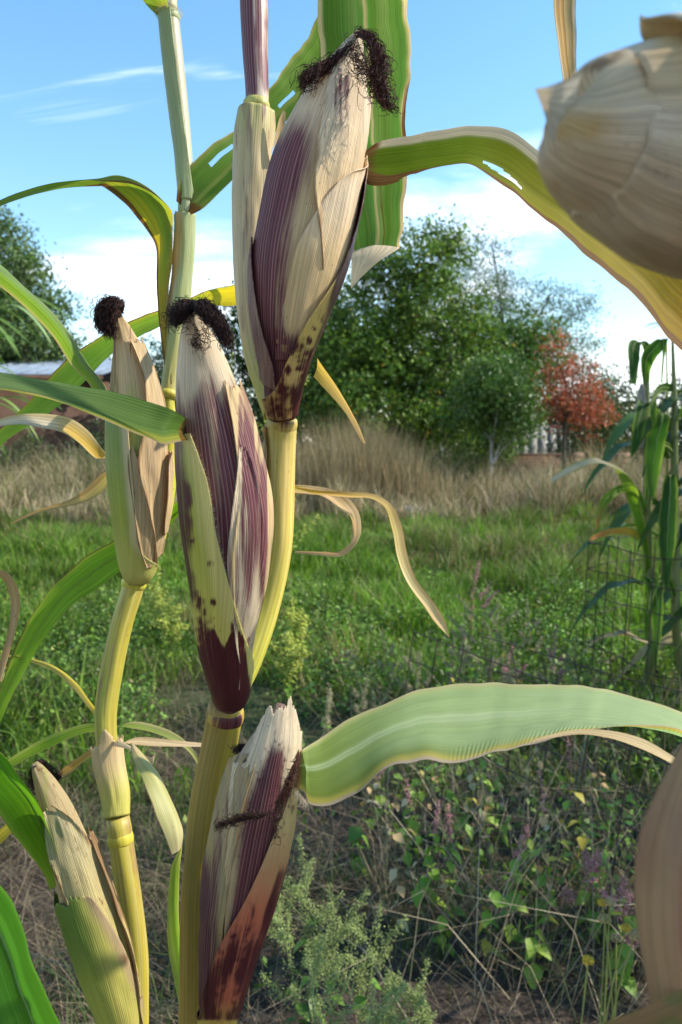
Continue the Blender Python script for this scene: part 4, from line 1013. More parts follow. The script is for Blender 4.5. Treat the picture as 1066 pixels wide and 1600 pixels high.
def fnS3(px, py, th, u, v):
    b = ramp(py, [(1180, (0.50, 0.40, 0.24)), (1280, (0.54, 0.40, 0.18)), (1360, (0.50, 0.26, 0.12)), (1450, (0.46, 0.15, 0.08)), (1560, (0.46, 0.13, 0.06)), (1600, (0.55, 0.42, 0.08))])
    b = lerp(b, (0.50, 0.12, 0.06), 0.7*blob(px, py, 400, 1440, 30, 40, 15) + .7*blob(px, py, 352, 1560, 16, 34, 20))
    edge = np.interp(py, [1300, 1360, 1430, 1500, 1580], [446, 432, 408, 392, 372])
    pm = 0.75*ss(-4, 10, px - edge)*ss(1330, 1370, py)
    pm = np.maximum(pm, 0.92*blob(px, py, 352, 1510, 22, 50, 25)); pm = np.maximum(pm, 0.95*blob(px, py, 385, 1500, 12, 52, 18)); pm = np.maximum(pm, .85*blob(px, py, 330, 1570, 14, 34, 20))
    pm = np.maximum(pm, 0.8*blob(px, py, 368, 1464, 8, 7)); pm = np.maximum(pm, .55*ss(.62, .85, vn(px/4, py/9, 5))*ss(1420, 1300, py)); pm = pm*ss(1600, 1590, py)
    pm = np.maximum(pm, .8*ss(1455, 1500, py + .5*(px - 370))*ss(1600, 1590, py))
    pm = np.maximum(pm, .5*ss(1360, 1440, py)*vn(px/6, py/25, 15))
    pm = pm - 0.75*blob(px, py, 356, 1558, 10, 22, 15) - .5*blob(px, py, 375, 1500, 4, 26, 20)
    return b, pm, 0.4*edgy(u, .08)*vn(py/9, 0*u, 4) + 0.25*ss(.55, .8, vn(px/5, py/12, 7)), ss(1250, 1400, py)
wrap_part('sheath', E3, [row(E3, 1182, 462, '150', 3.2), row(E3, 1220, 452, '152', 3.8), row(E3, 1260, 436, '155', 4.2), row(E3, 1310, 415, '158', 4.2), row(E3, 1380, 381, '162', 3.8), row(E3, 1450, 347, '166', 3.2), row(E3, 1520, 326, '170', 2.8), row(E3, 1580, 312, '174', 1.8), row(E3, 1600, '-175', '176', 1.4)],
          fnS3, M['sheath'], e3, 66, 150, 0.0010, 0.0004, 2)
silk_part('silk', [[(468, 1172, .455), (462, 1195, .448), (452, 1222, .444), (440, 1250, .441), (430, 1275, .440)], [(470, 1180, .455), (456, 1210, .446), (446, 1240, .442), (436, 1262, .440)]], e3, 80, 6.5, 5.0, 0.00021, (0.05, 0.022, 0.014), seed=6)
silk_part('silk', [[(424, 1268, .436), (405, 1275, .435), (385, 1276, .436), (362, 1282, .440), (338, 1296, .445)], [(418, 1274, .436), (395, 1274, .435), (370, 1285, .438), (345, 1290, .443), (340, 1300, .445)]], e3, 46, 6.0, 5.5, 0.0002, (0.035, 0.018, 0.012), seed=7)
silk_part('silk', [[(430, 1250, .44), (420, 1272, .436), (432, 1290, .434), (430, 1310, .434), (418, 1314, .434)], [(436, 1256, .44), (442, 1270, .437), (436, 1282, .436), (428, 1272, .436)]], e3, 9, 6, 6, 0.00022, (0.03, 0.015, 0.01), seed=8)
silk_part('silk', [[(388, 1168, .49), (378, 1168, .492), (368, 1174, .492)], [(388, 1172, .49), (380, 1174, .492), (362, 1170, .492)]], e3, 60, 6, 4, 0.0002, (0.02, 0.012, 0.01), seed=9)
def fnL3(px, py, th, u, v):
    b = ramp(v, [(0, (0.16, 0.21, 0.03)), (.08, (0.20, 0.28, 0.05)), (.25, (0.34, 0.44, 0.18)), (.6, (0.37, 0.47, 0.21)), (1, (0.39, 0.47, 0.22))])
    b = lerp(b, (0.20, 0.26, 0.04), 0.85*ss(.60, .85, u)*ss(.5, .25, v))
    b = lerp(b, (0.46, 0.40, 0.08), ss(.80, .92, u + .05*(vn(v*14, 0*v, 1) - .5)))
    b = lerp(b, (0.52, 0.40, 0.28), ss(.93, .98, u + .04*(vn(v*18, 0*v, 3) - .5)) + ss(.035, .01, u))
    b = lerp(b, (0.45, 0.45, 0.16), 0.5*ss(.09, .04, u))
    b = lerp(b, (0.44, 0.52, 0.28), .8*ss(.055, .02, np.abs(u - .36))*ss(.6, .35, v)*ss(.02, .08, v))
    return b, 0.35*ss(.025, 0, u)*vn(v*30, 0*v, 3), 0.9*ss(.06, .03, v) + 0.6*ss(.95, 1, u)*vn(v*16, 0*v, 6)*ss(.6, .2, v), 0*u
leaf_part('leaf', [(452, 1192, 450, 1226, .494, .492), (470, 1172, 476, 1238, .484, .466), (482, 1164, 484, 1256, .490, .455), (505, 1150, 515, 1258, .50, .448), (540, 1125, 555, 1240, .512, .446), (590, 1098, 600, 1203, .524, .447), (650, 1074, 655, 1188, .535, .445), (740, 1061, 722, 1197, .545, .440), (850, 1064, 820, 1158, .552, .452), (945, 1070, 920, 1140, .555, .465), (1066, 1112, 1050, 1146, .555, .478), (1180, 1180, 1165, 1200, .55, .49), (1260, 1260, 1255, 1266, .55, .50)],
          fnL3, M['leaf_pale'], pA, 48, 620, 0.10, 0.0020, 11, 9, None, (.55, 0.5, .36), fold=0.8, ribcol=(0.38, 0.47, 0.23), pleat=.00028)
leaf_part('leaf_margin', [(830, 1156, 835, 1159, .453, .452), (900, 1140, 905, 1147, .462, .455), (960, 1142, 955, 1153, .462, .452), (1010, 1156, 1003, 1170, .462, .45), (1060, 1186, 1055, 1196, .462, .452), (1075, 1198, 1072, 1203, .462, .455)],
          lambda px, py, th, u, v: (np.broadcast_to(np.array([0.56, 0.42, 0.22]), u.shape + (3,)), 0*u, 0.35*edgy(u, .3), 0*u), M['dry'], pA, 10, 50, 0.2)
hairs_part('hair_fringe', np.array([P(x, y, .456) for x, y in zip(np.linspace(462, 480, 80), np.linspace(1236, 1258, 80) + 3*np.sin(np.linspace(0, 30, 80)))]), np.tile(-FWD*.4 - UPV*.6 + RGT*.2, (80, 1)), e3, 0.004, 4, (0.5, 0.42, 0.3), 5)

# curled dry leaves behind the middle ear
dryc = [(0, (0.42, 0.36, 0.04)), (.06, (0.50, 0.38, 0.08)), (.15, (0.58, 0.42, 0.22)), (1, (0.48, 0.33, 0.17))]
leaf_part('leaf', [(452, 757, 452, 770, .575, .575), (490, 759, 490, 772, .59, .588), (520, 764, 512, 779, .60, .595), (545, 777, 532, 795, .61, .60), (561, 800, 549, 806, .615, .60), (565, 830, 556, 828, .62, .60), (556, 852, 548, 848, .62, .61), (535, 869, 530, 861, .62, .615), (500, 868, 502, 862, .62, .618), (460, 864, 462, 861, .62, .62)],
          blade_fn(dryc, (0.50, 0.36, 0.2), .3, .3), M['dry'], pA, 12, 110, 0.25)
leaf_part('leaf', [(454, 760, 454, 772, .578, .578), (500, 766, 500, 773, .59, .59), (548, 768, 546, 777, .60, .598), (585, 772, 580, 779, .61, .605), (612, 788, 603, 794, .615, .605), (628, 820, 613, 826, .62, .608), (637, 868, 622, 872, .62, .61), (652, 905, 636, 910, .62, .612), (678, 940, 664, 950, .622, .615), (694, 966, 682, 975, .625, .62), (703, 996, 699, 992, .625, .624)],
          blade_fn([(0, (0.42, 0.36, 0.04)), (.2, (0.55, 0.36, 0.08)), (.45, (0.60, 0.46, 0.16)), (.7, (0.66, 0.53, 0.26)), (1, (0.52, 0.38, 0.2))], (0.50, 0.34, 0.14), .3, .35), M['dry'], pA, 12, 130, 0.3)
# long green leaf passing behind the left stalk
leaf_part('leaf', [(392, 442, 392, 474, .585, .59), (365, 446, 366, 476, .61, .615), (320, 457, 322, 480, .66, .66), (262, 480, 265, 504, .72, .72), (205, 502, 212, 530, .75, .75), (150, 530, 165, 562, .77, .77), (95, 567, 118, 612, .78, .78), (45, 628, 62, 655, .785, .785), (0, 672, 5, 692, .79, .79), (-70, 760, -60, 772, .80, .80)],
          blade_fn([(0, (0.50, 0.40, 0.03)), (.14, (0.48, 0.40, 0.03)), (.24, (0.22, 0.28, 0.04)), (.6, (0.17, 0.28, 0.04)), (1, (0.24, 0.33, 0.05))], (0.34, 0.34, 0.05), .16, .7, side=-1), M['leaf'], pA, 20, 120, 0.12, 0.001, 8, 3)
# tassel far above the picture
mb = MB()
for k in range(9):
    a = k*0.7; t = np.linspace(0, 1, 8)[:, None]
    tip = P(384, -640, .57)
    mb.tube(tip + t*np.array([0.10*math.cos(a), 0.10*math.sin(a), 0.18]) + t**2*np.array([0.05*math.cos(a), 0.05*math.sin(a), -0.05]), np.linspace(.003, .0012, 8), 5, (0.5, 0.4, 0.2))
mb.build('tassel', M['straw'], pA)

# ------------------------------------------------------------------ green-yellow maize at the left
gB = P(205, 1650, .66); gB = np.array([gB[0], gB[1] + 0.05, 0.0])
pB = thing('maize_plant', gB, 'leaning maize plant with a bright yellow stalk and a green husked ear at left', 'maize plant', 'maize plants in the near row')
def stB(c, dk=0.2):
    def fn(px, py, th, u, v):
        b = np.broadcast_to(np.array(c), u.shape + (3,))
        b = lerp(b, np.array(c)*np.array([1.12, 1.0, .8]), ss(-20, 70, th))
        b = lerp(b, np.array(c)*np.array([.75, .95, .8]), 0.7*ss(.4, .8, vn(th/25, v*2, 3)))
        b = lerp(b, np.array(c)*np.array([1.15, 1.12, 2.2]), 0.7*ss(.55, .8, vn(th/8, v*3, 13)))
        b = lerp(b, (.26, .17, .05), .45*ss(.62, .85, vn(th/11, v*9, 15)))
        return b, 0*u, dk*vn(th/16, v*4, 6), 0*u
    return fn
A5 = Body([(209, 1690, .655, 21), (213, 1580, .65, 20), (211, 1490, .645, 20.5), (200, 1390, .64, 20), (187, 1300, .64, 18.5), (183, 1276, .64, 18)], [(gB[0], gB[1], -0.02, .017), (gB[0], gB[1] - .02, .35, .015), (gB[0] + .003, gB[1] - .04, .72, .0125)])
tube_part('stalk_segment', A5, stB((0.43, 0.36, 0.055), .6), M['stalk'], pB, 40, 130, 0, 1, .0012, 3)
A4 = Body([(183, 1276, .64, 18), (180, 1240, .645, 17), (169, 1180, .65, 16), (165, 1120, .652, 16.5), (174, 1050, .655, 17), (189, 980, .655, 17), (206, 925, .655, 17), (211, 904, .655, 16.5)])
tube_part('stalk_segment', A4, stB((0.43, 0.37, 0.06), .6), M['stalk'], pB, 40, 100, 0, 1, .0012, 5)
A3 = Body([(212, 904, .66, 17), (236, 850, .675, 19), (254, 780, .68, 18), (264, 700, .68, 14), (263, 622, .675, 9.5)])
tube_part('stalk_segment', A3, stB((0.50, 0.46, 0.04)), M['stalk'], pB, 36, 90)
A2 = Body([(262, 624, .675, 10), (268, 580, .678, 10.5), (281, 480, .68, 12.5), (288, 400, .68, 13), (291, 335, .678, 14)])
tube_part('stalk_segment', A2, stB((0.42, 0.44, 0.13)), M['stalk'], pB, 36, 80)
A1 = Body([(291, 335, .678, 13), (291, 290, .678, 12.5), (283, 200, .68, 14), (273, 110, .68, 15.5), (266, 40, .68, 15), (264, 20, .68, 15)])
def fnA1(px, py, th, u, v):
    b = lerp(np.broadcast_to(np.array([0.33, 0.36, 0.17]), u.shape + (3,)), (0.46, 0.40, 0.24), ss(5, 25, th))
    return b, 0*u, 0.3*vn(th/12, v*8, 5), 0*u
tube_part('stalk_segment', A1, fnA1, M['stalk'], pB, 36, 80)
A0 = Body([(264, 20, .68, 13), (262, -60, .68, 13), (256, -300, .69, 10), (250, -520, .7, 6)])
tube_part('stalk_segment', A0, stB((0.45, 0.44, 0.2)), M['stalk'], pB, 30, 60)
ring_part('node', A4, .985, pB, nodefn((0.52, 0.46, 0.06), .3), .005, .0015)
ring_part('node', A5, .985, pB, nodefn((0.50, 0.42, 0.05), .3), .004, .0007)
ring_part('node', A2, .01, pB, nodefn((0.46, 0.38, 0.05), 0), .007, .003)
ring_part('node', A1, .985, pB, nodefn((0.34, 0.36, 0.16), 0), .005, .001)
# sheaths on the upper stalk
def fnshB(px, py, th, u, v):
    b = ramp(v, [(0, (0.46, 0.38, 0.10)), (.4, (0.40, 0.42, 0.16)), (1, (0.38, 0.42, 0.18))])
    b = lerp(b, CREAM*0.75, ss(.80, .95, np.where(th < 0, 1 - u, 0)))
    return b, 0*u, .5*edgy(u, .15)*vn(v*20, 0*v, 3), 0*u
wrap_part('sheath', A2, [(0.0, -175, 160, 1.2), (.3, -120, 200, 1.4), (.6, -78, 230, 1.6), (.85, -62, 250, 1.4), (1.0, -62, 255, .6)], fnshB, M['sheath'], pB, 40, 90, .0015, .0004, 4)
hb = A2.at(np.linspace(.45, 1, 170)); an = math.radians(-66)
hairs_part('hair_fringe', hb[0] + (hb[1] + .0018)[:, None]*(math.cos(an)*hb[2] + math.sin(an)*hb[3]), norm(-hb[3] + hb[2]*.3 + hb[4]*.3), pB, .0042, 4, (.62, .58, .48), 8)
hb = A1.at(np.linspace(.15, .95, 170)); an = math.radians(15)
wrap_part('sheath', A1, [(.06, -175, 50, .5), (.2, -190, 30, .9), (.6, -200, 14, 1.1), (1.0, -205, 8, 1.6)], lambda px, py, th, u, v: (np.broadcast_to(np.array([0.30, 0.34, 0.15]), u.shape + (3,)), 0*u, .4*edgy(u, .12), 0*u), M['sheath'], pB, 40, 80, .0008, .0003, 3)
hairs_part('hair_fringe', hb[0] + (hb[1] + .0016)[:, None]*(math.cos(an)*hb[2] + math.sin(an)*hb[3]), norm(hb[3]*.3 + hb[2] + hb[4]*.4), pB, .0025, 3, (.62, .58, .46), 9)
hb = A1.at(np.array([.99]*150)); al = np.linspace(-2, 2, 150)[:, None]
hairs_part('hair_fringe', hb[0] + (hb[1] + .002)[:, None]*(np.cos(al)*hb[2] + np.sin(al)*hb[3]), norm(np.cos(al)*hb[2] + np.sin(al)*hb[3] + hb[4]), pB, .003, 3, (.6, .55, .42), 10)
# torn sheath at the low node
def tornB(px, py, u, v):
    return (v > .55) & (v > .62 + .33*vn(u*7, 0*u, 4) + .08*vn(u*25, 0*u, 2))
wrap_part('sheath', A4, [(0.0, -178, 178, .9), (.08, -178, 178, 2.4), (.2, -175, 175, 4.2), (.33, -170, 170, 5.5), (.42, -165, 165, 6.5)],
          lambda px, py, th, u, v: (lerp(np.broadcast_to(np.array([.50, .45, .10]), u.shape + (3,)), CREAM*.9, ss(.05, .25, v)), .35*ss(.2, .35, v)*vn(u*40, v*6, 2), .55*ss(.22, .4, v)*vn(u*30, v*8, 6), 0*u), M['sheath'], pB, 70, 50, .001, .0006, 3,
          lambda px, py, u, v: v > .16 + .20*vn(u*6, 0*u, 4) + .05*vn(u*24, 0*u, 2))
# boat-shaped torn sheath to the right and its green strip
leaf_part('sheath', [(204, 1162, 207, 1160, .63, .63), (208, 1185, 222, 1176, .62, .625), (222, 1218, 248, 1210, .605, .615), (234, 1250, 268, 1252, .595, .61), (246, 1282, 283, 1285, .59, .605), (258, 1312, 288, 1302, .588, .60), (268, 1336, 284, 1324, .588, .596)],
          lambda px, py, th, u, v: (ramp(v, [(0, CREAM*.7), (.3, (.36, .34, .11)), (.8, (.40, .37, .15)), (1, (.4, .34, .17))]), .35*ss(.8, 1, v)*vn(u*30, v*20, 3), .55*edgy(u, .12) + .3*vn(u*12, v*6, 4), 0*u), M['sheath'], pB, 18, 70, -.22)
leaf_part('sheath', [(175, 1165, 185, 1150, .64, .64), (198, 1170, 190, 1158, .635, .635), (225, 1185, 212, 1172, .63, .63), (238, 1196, 236, 1184, .63, .632), (241, 1178, 243, 1176, .63, .63)],
          lambda px, py, th, u, v: (np.broadcast_to(PALE*.8, u.shape + (3,)), 0*u, .4*edgy(u, .2), 0*u), M['dry'], pB, 10, 40, .2)
leaf_part('leaf', [(278, 1330, 286, 1318, .60, .598), (266, 1362, 281, 1360, .60, .60), (261, 1430, 279, 1430, .605, .60), (263, 1490, 285, 1488, .61, .60), (276, 1550, 294, 1542, .61, .605), (288, 1610, 308, 1600, .61, .61), (300, 1700, 316, 1690, .62, .62)],
          blade_fn([(0, (.45, .42, .14)), (.1, (.26, .33, .05)), (.5, (.22, .33, .05)), (.75, (.30, .40, .16)), (1, (.3, .4, .15))], (.36, .38, .10), .2, .3), M['leaf'], pB, 14, 80, .25)
# ---- left ear
F1 = Body([(213, 908, .645, 17), (216, 885, .64, 24), (219, 800, .632, 38), (215, 700, .627, 42), (209, 620, .624, 36), (201, 555, .622, 25), (192, 515, .62, 14), (187, 497, .62, 7)])
f1 = part_empty(thing('ear', (0, 0, 0), None, None), pB)
def fnF1(px, py, th, u, v):
    b = lerp(np.broadcast_to(CREAM*1.0, u.shape + (3,)), (.42, .44, .10), ss(580, 660, py + 26*(vn(px/6, 0*px, 2) - .5))*ss(0.3, .6, vn(px/10, py/200, 5))*.9)
    return b, 0*u, .36*vn(px/4, py/60, 3) + .4*ss(.55, .8, vn(px/3, py/90, 6))*ss(640, 560, py), 0*u
tube_part('inner_husk', F1, fnF1, M['husk'], f1, 80, 130, 0, 1, .0018, 3)
def fnF2(px, py, th, u, v):
    b = lerp(np.broadcast_to(TAN*1.1, u.shape + (3,)), CREAM*.9, ss(.35, .7, vn(px/4, py/80, 3)))
    return b, .15*vn(px/4, py/60, 3), .45*edgy(u, .14) + .4*vn(px/5, py/70, 5), 0*u
wrap_part('husk_leaf', F1, [row(F1, 520, 196, '70', .8), row(F1, 545, 206, '96', 1.5), row(F1, 600, 222, '105', 2.0), row(F1, 660, 226, '110', 2.4), row(F1, 720, 216, '112', 2.6), row(F1, 800, 232, '112', 2.6), row(F1, 870, 238, '112', 2.)],
          fnF2, M['husk'], f1, 40, 120, .003, .001, 4)
wrap_part('husk_leaf', F1, [row(F1, 690, 202, 206, 3.2), row(F1, 740, 204, 222, 3.6), row(F1, 790, 211, 231, 3.6), row(F1, 850, 220, 241, 3.2), row(F1, 880, 228, 242, 2.6)], fnF2, M['husk'], f1, 26, 80, .0016, .0008, 6)
wrap_part('husk_leaf', F1, [row(F1, 700, '62', '150', 5.2), row(F1, 740, '50', '150', 6.0), row(F1, 790, '44', '150', 5.6), row(F1, 830, '52', '150', 4.)], fnF2, M['husk'], f1, 26, 60, .004, .0014, 8)
def fnF3(px, py, th, u, v):
    b = ramp(py, [(620, (.16, .22, .05)), (700, (.22, .28, .05)), (800, (.32, .35, .05)), (900, (.50, .46, .12))])
    b = lerp(b, (.55, .46, .24), ss(.86, .97, u)*ss(900, 840, py))
    return b, 0*u, .5*edgy(u, .08)*vn(py/9, 0*u, 4)*ss(.5, 1, u), 0*u
wrap_part('sheath', F1, [row(F1, 622, '-160', 190, 3.0), row(F1, 660, '-165', 200, 3.4), row(F1, 720, '-165', 206, 3.6), row(F1, 800, '-168', 214, 3.6), row(F1, 860, '-172', 226, 3.2), row(F1, 890, '-172', '120', 2.4), row(F1, 902, '-175', '175', 1.4)],
          fnF3, M['sheath'], f1, 50, 110, .0008, .0003, 3)
silk_part('silk', [[(187, 496, .62), (180, 486, .612), (172, 478, .608), (166, 492, .606), (166, 512, .606), (174, 528, .606)], [(187, 492, .62), (182, 474, .614), (168, 470, .61), (158, 480, .608), (156, 500, .607), (162, 518, .606)],
                   [(188, 494, .62), (188, 478, .612), (178, 468, .608), (164, 474, .606), (154, 490, .606), (158, 510, .606), (170, 524, .606)], [(188, 494, .62), (182, 488, .606), (176, 498, .602), (174, 512, .602), (178, 526, .604)], [(190, 490, .62), (190, 474, .61), (180, 478, .602), (170, 488, .602), (168, 505, .602), (172, 516, .602)]], f1, 480, 8.0, 3.4, .00026, (.024, .012, .011), seed=11, stray=.05)
leaf_part('leaf', [(168, 628, 150, 632, .60, .615), (164, 606, 138, 600, .602, .62), (140, 572, 112, 572, .60, .625), (112, 528, 84, 528, .595, .625), (78, 486, 52, 490, .59, .62), (40, 452, 22, 462, .58, .61), (0, 412, -8, 440, .57, .60), (-90, 340, -110, 370, .56, .58), (-200, 330, -215, 350, .55, .56)],
          lambda px, py, th, u, v: (lerp(lerp(ramp(v, [(0, (.20, .27, .10)), (.5, (.22, .30, .14)), (1, (.25, .33, .16))]), (.24, .34, .05), ss(.55, .8, u)), CREAM*.75, ss(.93, .99, u) + ss(.06, .02, u)), 0*u, .45*edgy(u, .1)*vn(v*12, u*0, 4), 0*u), M['leaf'], pB, 20, 110, .16, .0008, 9, 7)
# ---- low left ear
F2 = Body([(200, 1640, .60, 22), (186, 1580, .595, 30), (164, 1500, .59, 37), (138, 1420, .588, 38), (115, 1345, .586, 33), (94, 1280, .585, 26), (74, 1232, .584, 17), (60, 1203, .584, 9), (54, 1192, .584, 4)])
f2 = part_empty(thing('ear', (0, 0, 0), None, None), pB)
def fnF4(px, py, th, u, v):
    b = lerp(np.broadcast_to(np.array([.48, .36, .18]), u.shape + (3,)), (.40, .36, .12), ss(.4, .8, vn(px/12, py/90, 3)))
    return b, 0*u, .42*vn(px/6, py/30, 4) + .25*ss(.6, .8, vn(px/3, py/4, 8)), 0*u
tube_part('inner_husk', F2, fnF4, M['husk'], f2, 70, 120, 0, 1, .002, 5)
def fnF5(px, py, th, u, v):
    b = ramp(v, [(.3, (.50, .42, .12)), (.6, (.52, .43, .20)), (.9, (.50, .43, .26))])
    return b, .1*vn(px/4, py/4, 5), .42*edgy(u, .1) + .35*vn(px/7, py/40, 4) + .25*ss(.66, .8, vn(px/3, py/4, 8)), 0*u
wrap_part('husk_leaf', F2, [(.18, -60, 60, 1.6), (.4, -40, 70, 2.0), (.6, -40, 62, 2.2), (.75, -50, 40, 2.2), (.84, -40, 10, 1.8), (.88, -30, -20, 1.4)], fnF5, M['husk'], f2, 40, 100, .0022, .0009, 5)
wrap_part('husk_leaf', F2, [(.1, 48, 120, 2.4), (.3, 50, 120, 3.0), (.5, 48, 115, 3.2), (.68, 50, 100, 3.0), (.76, 60, 85, 2.5)], lambda px, py, th, u, v: (np.broadcast_to(TAN*.75, u.shape + (3,)), .2*vn(px/3, py/50, 2), .5 + .3*vn(px/6, py/30, 3), 0*u), M['husk'], f2, 24, 80, .003, .001, 9)
def fnF6(px, py, th, u, v):
    b = lerp(np.broadcast_to(np.array([.13, .20, .03]), u.shape + (3,)), (.32, .34, .05), ss(1460, 1600, py))
    b = lerp(b, (.46, .40, .10), ss(-30, 10, th)*.8 + .2*ss(1480, 1600, py)); b = lerp(b, (.36, .26, .14), ss(.86, .97, u))
    return b, 0*u, .65*ss(.80, .95, u)*vn(px/6, py/14, 3) + .5*ss(1400, 1375, py)*vn(px/5, py/8, 4), 0*u
wrap_part('sheath', F2, [(.0, -175, 150, 1.6), (.12, -170, 88, 3.0), (.25, -165, 56, 3.6), (.4, -160, 36, 3.8), (.52, -150, 20, 3.8), (.60, -140, 6, 3.2)], fnF6, M['sheath'], f2, 56, 100, .001, .0005, 6, lambda px, py, u, v: v > .54 + .06*vn(u*9, 0*u, 2) + .02*vn(u*40, 0*u, 5))
silk_part('silk', [[(56, 1196, .58), (50, 1206, .585), (50, 1225, .59), (56, 1240, .595)], [(70, 1196, .60), (80, 1206, .605), (92, 1216, .605), (90, 1206, .605)], [(60, 1192, .59), (66, 1190, .60), (76, 1198, .603), (88, 1214, .605)]], f2, 70, 6, 4.5, .00024, (.022, .012, .01), seed=12)
leaf_part('leaf', [(106, 1372, 78, 1392, .575, .59), (98, 1352, 70, 1372, .572, .59), (90, 1318, 52, 1342, .565, .588), (72, 1268, 22, 1300, .555, .58), (40, 1218, -10, 1258, .545, .57), (0, 1172, -50, 1225, .535, .56), (-60, 1120, -120, 1170, .52, .545), (-180, 1060, -220, 1090, .50, .52)],
          blade_fn([(0, (.24, .30, .04)), (.15, (.16, .28, .02)), (.5, (.12, .26, .02)), (1, (.12, .24, .03))], (.26, .34, .05), .10, .55), M['leaf'], pB, 22, 100, .16, .0012, 9, 5, None, (1.0, .9), ribcol=(.26, .36, .10))
# ---- other blades of the left plant
leaf_part('leaf', [(256, 30, 262, 22, .678, .672), (240, 18, 262, 2, .675, .665), (216, -8, 250, -24, .67, .655), (180, -50, 225, -70, .66, .64), (120, -90, 150, -120, .64, .62), (40, -80, 55, -110, .62, .60), (-60, -20, -55, -40, .60, .59)],
          blade_fn([(0, (.34, .24, .07)), (.08, (.24, .34, .04)), (.5, (.18, .34, .03)), (1, (.2, .3, .05))], (.34, .38, .06), .14, .4), M['leaf'], pB, 18, 80, .15)
def fnLU(px, py, th, u, v):
    b = ramp(v, [(0, (.26, .22, .07)), (.05, (.14, .24, .035)), (.3, (.15, .26, .035)), (.6, (.20, .32, .04)), (1, (.26, .36, .05))])
    b = lerp(b, (.34, .36, .09), .7*ss(.09, .05, np.abs(u - .55)))
    b = lerp(b, (.40, .34, .10), ss(.06, .02, u) + ss(.94, .98, u))
    return b, 0*u, .85*ss(.045, .0, v) + .5*ss(.045, .01, u)*vn(v*12, 0*v, 3), 0*u
leaf_part('leaf', [(278, 316, 300, 336, .672, .668), (281, 294, 318, 326, .672, .664), (300, 262, 342, 300, .676, .66), (335, 230, 372, 270, .685, .665), (372, 205, 405, 238, .70, .68), (410, 148, 452, 186, .715, .70), (448, 104, 496, 150, .73, .715), (482, 60, 545, 95, .745, .73), (500, 0, 580, 15, .755, .745), (505, -120, 590, -110, .76, .76), (540, -260, 590, -270, .77, .77)],
          fnLU, M['leaf'], pB, 24, 130, .15, .0014, 8, 3, lambda px, py, u, v: ((np.abs(u - .42 - .02*np.sin(v*60)) < .035*np.sin(np.pi*np.clip((v - .30)/.07, 0, 1))) & (v > .30) & (v < .37)) | ((np.abs(u - .22) < .012) & (v > .10) & (v < .16)))
def fnLA(px, py, th, u, v):
    b = ramp(v, [(0, (.42, .28, .10)), (.18, (.40, .30, .06)), (.35, (.46, .36, .03)), (.52, (.34, .33, .04)), (.62, (.20, .28, .04)), (.75, (.22, .27, .08)), (1, (.16, .25, .05))])
    b = lerp(b, (.26, .32, .04), ss(.4, .8, vn(u*5, v*7, 4))*ss(.2, .35, v))
    return b, 0*u, .8*ss(.80, .95, np.abs(2*u - 1) + .16*(vn(v*12, u*2, 3) - .5))*ss(.75, .55, v) + .55*ss(.30, .05, v)*vn(u*7, v*5, 6) + .35*ss(.6, .8, vn(u*9, v*7, 8)), 0*u
leaf_part('leaf', [(270, 600, 262, 606, .672, .672), (266, 545, 254, 548, .675, .675), (266, 470, 248, 470, .675, .68), (271, 420, 243, 430, .67, .685), (273, 370, 238, 378, .66, .69), (272, 332, 218, 345, .65, .69), (250, 304, 196, 312, .645, .685), (212, 284, 166, 290, .64, .67), (160, 281, 150, 290, .64, .66), (110, 283, 92, 297, .635, .65), (60, 291, 48, 308, .63, .645), (0, 313, -6, 330, .62, .635), (-90, 372, -94, 386, .61, .62)],
          fnLA, M['leaf'], pB, 20, 150, .14, .0016, 9, 5)
leaf_part('leaf', [(176, 722, 166, 712, .65, .65), (160, 702, 150, 716, .66, .655), (138, 672, 122, 690, .665, .65), (108, 652, 95, 674, .66, .645), (70, 646, 62, 668, .655, .64), (35, 646, 30, 664, .65, .64), (-5, 656, -5, 668, .645, .64), (-90, 700, -90, 708, .64, .64)],
          blade_fn([(0, (.50, .32, .05)), (.3, (.54, .36, .08)), (.42, (.66, .56, .40)), (1, (.58, .47, .3))], (.55, .42, .2), .2, .3), M['dry'], pB, 14, 80, .2)
leaf_part('leaf', [(180, 742, 172, 730, .655, .655), (165, 738, 166, 758, .66, .655), (148, 750, 152, 775, .665, .655), (128, 768, 130, 785, .67, .66), (100, 784, 102, 792, .68, .675), (60, 796, 62, 801, .69, .688), (15, 818, 16, 820, .70, .70)],
          blade_fn([(0, (.50, .40, .12)), (.4, (.46, .34, .12)), (1, (.40, .27, .13))], (.4, .26, .1), .3, .45), M['dry'], pB, 12, 70, .3)
leaf_part('leaf', [(282, 782, 280, 806, .69, .688), (240, 812, 246, 842, .70, .695), (190, 838, 204, 880, .71, .70), (135, 868, 160, 915, .71, .70), (90, 905, 108, 950, .71, .695), (52, 958, 72, 995, .70, .69), (20, 1025, 40, 1050, .69, .68), (-2, 1085, 12, 1100, .68, .675), (-30, 1180, -22, 1186, .67, .67)],
          blade_fn([(0, (.20, .34, .03)), (.5, (.22, .36, .03)), (1, (.26, .36, .04))], (.34, .40, .05), .12, .85, side=-1, seed=3), M['leaf'], pB, 22, 110, .14, .0018, 8, 6, None, (.9, .8), ribcol=(.34, .42, .10))
leaf_part('leaf', [(170, 1196, 172, 1186, .645, .645), (148, 1170, 152, 1180, .655, .65), (120, 1184, 128, 1192, .66, .655), (98, 1200, 110, 1208, .665, .66), (86, 1212, 92, 1217, .668, .665)],
          blade_fn([(0, (.5, .38, .12)), (.6, (.5, .30, .06)), (1, (.42, .28, .1))], (.4, .26, .1), .3, .4), M['dry'], pB, 10, 40, .3)
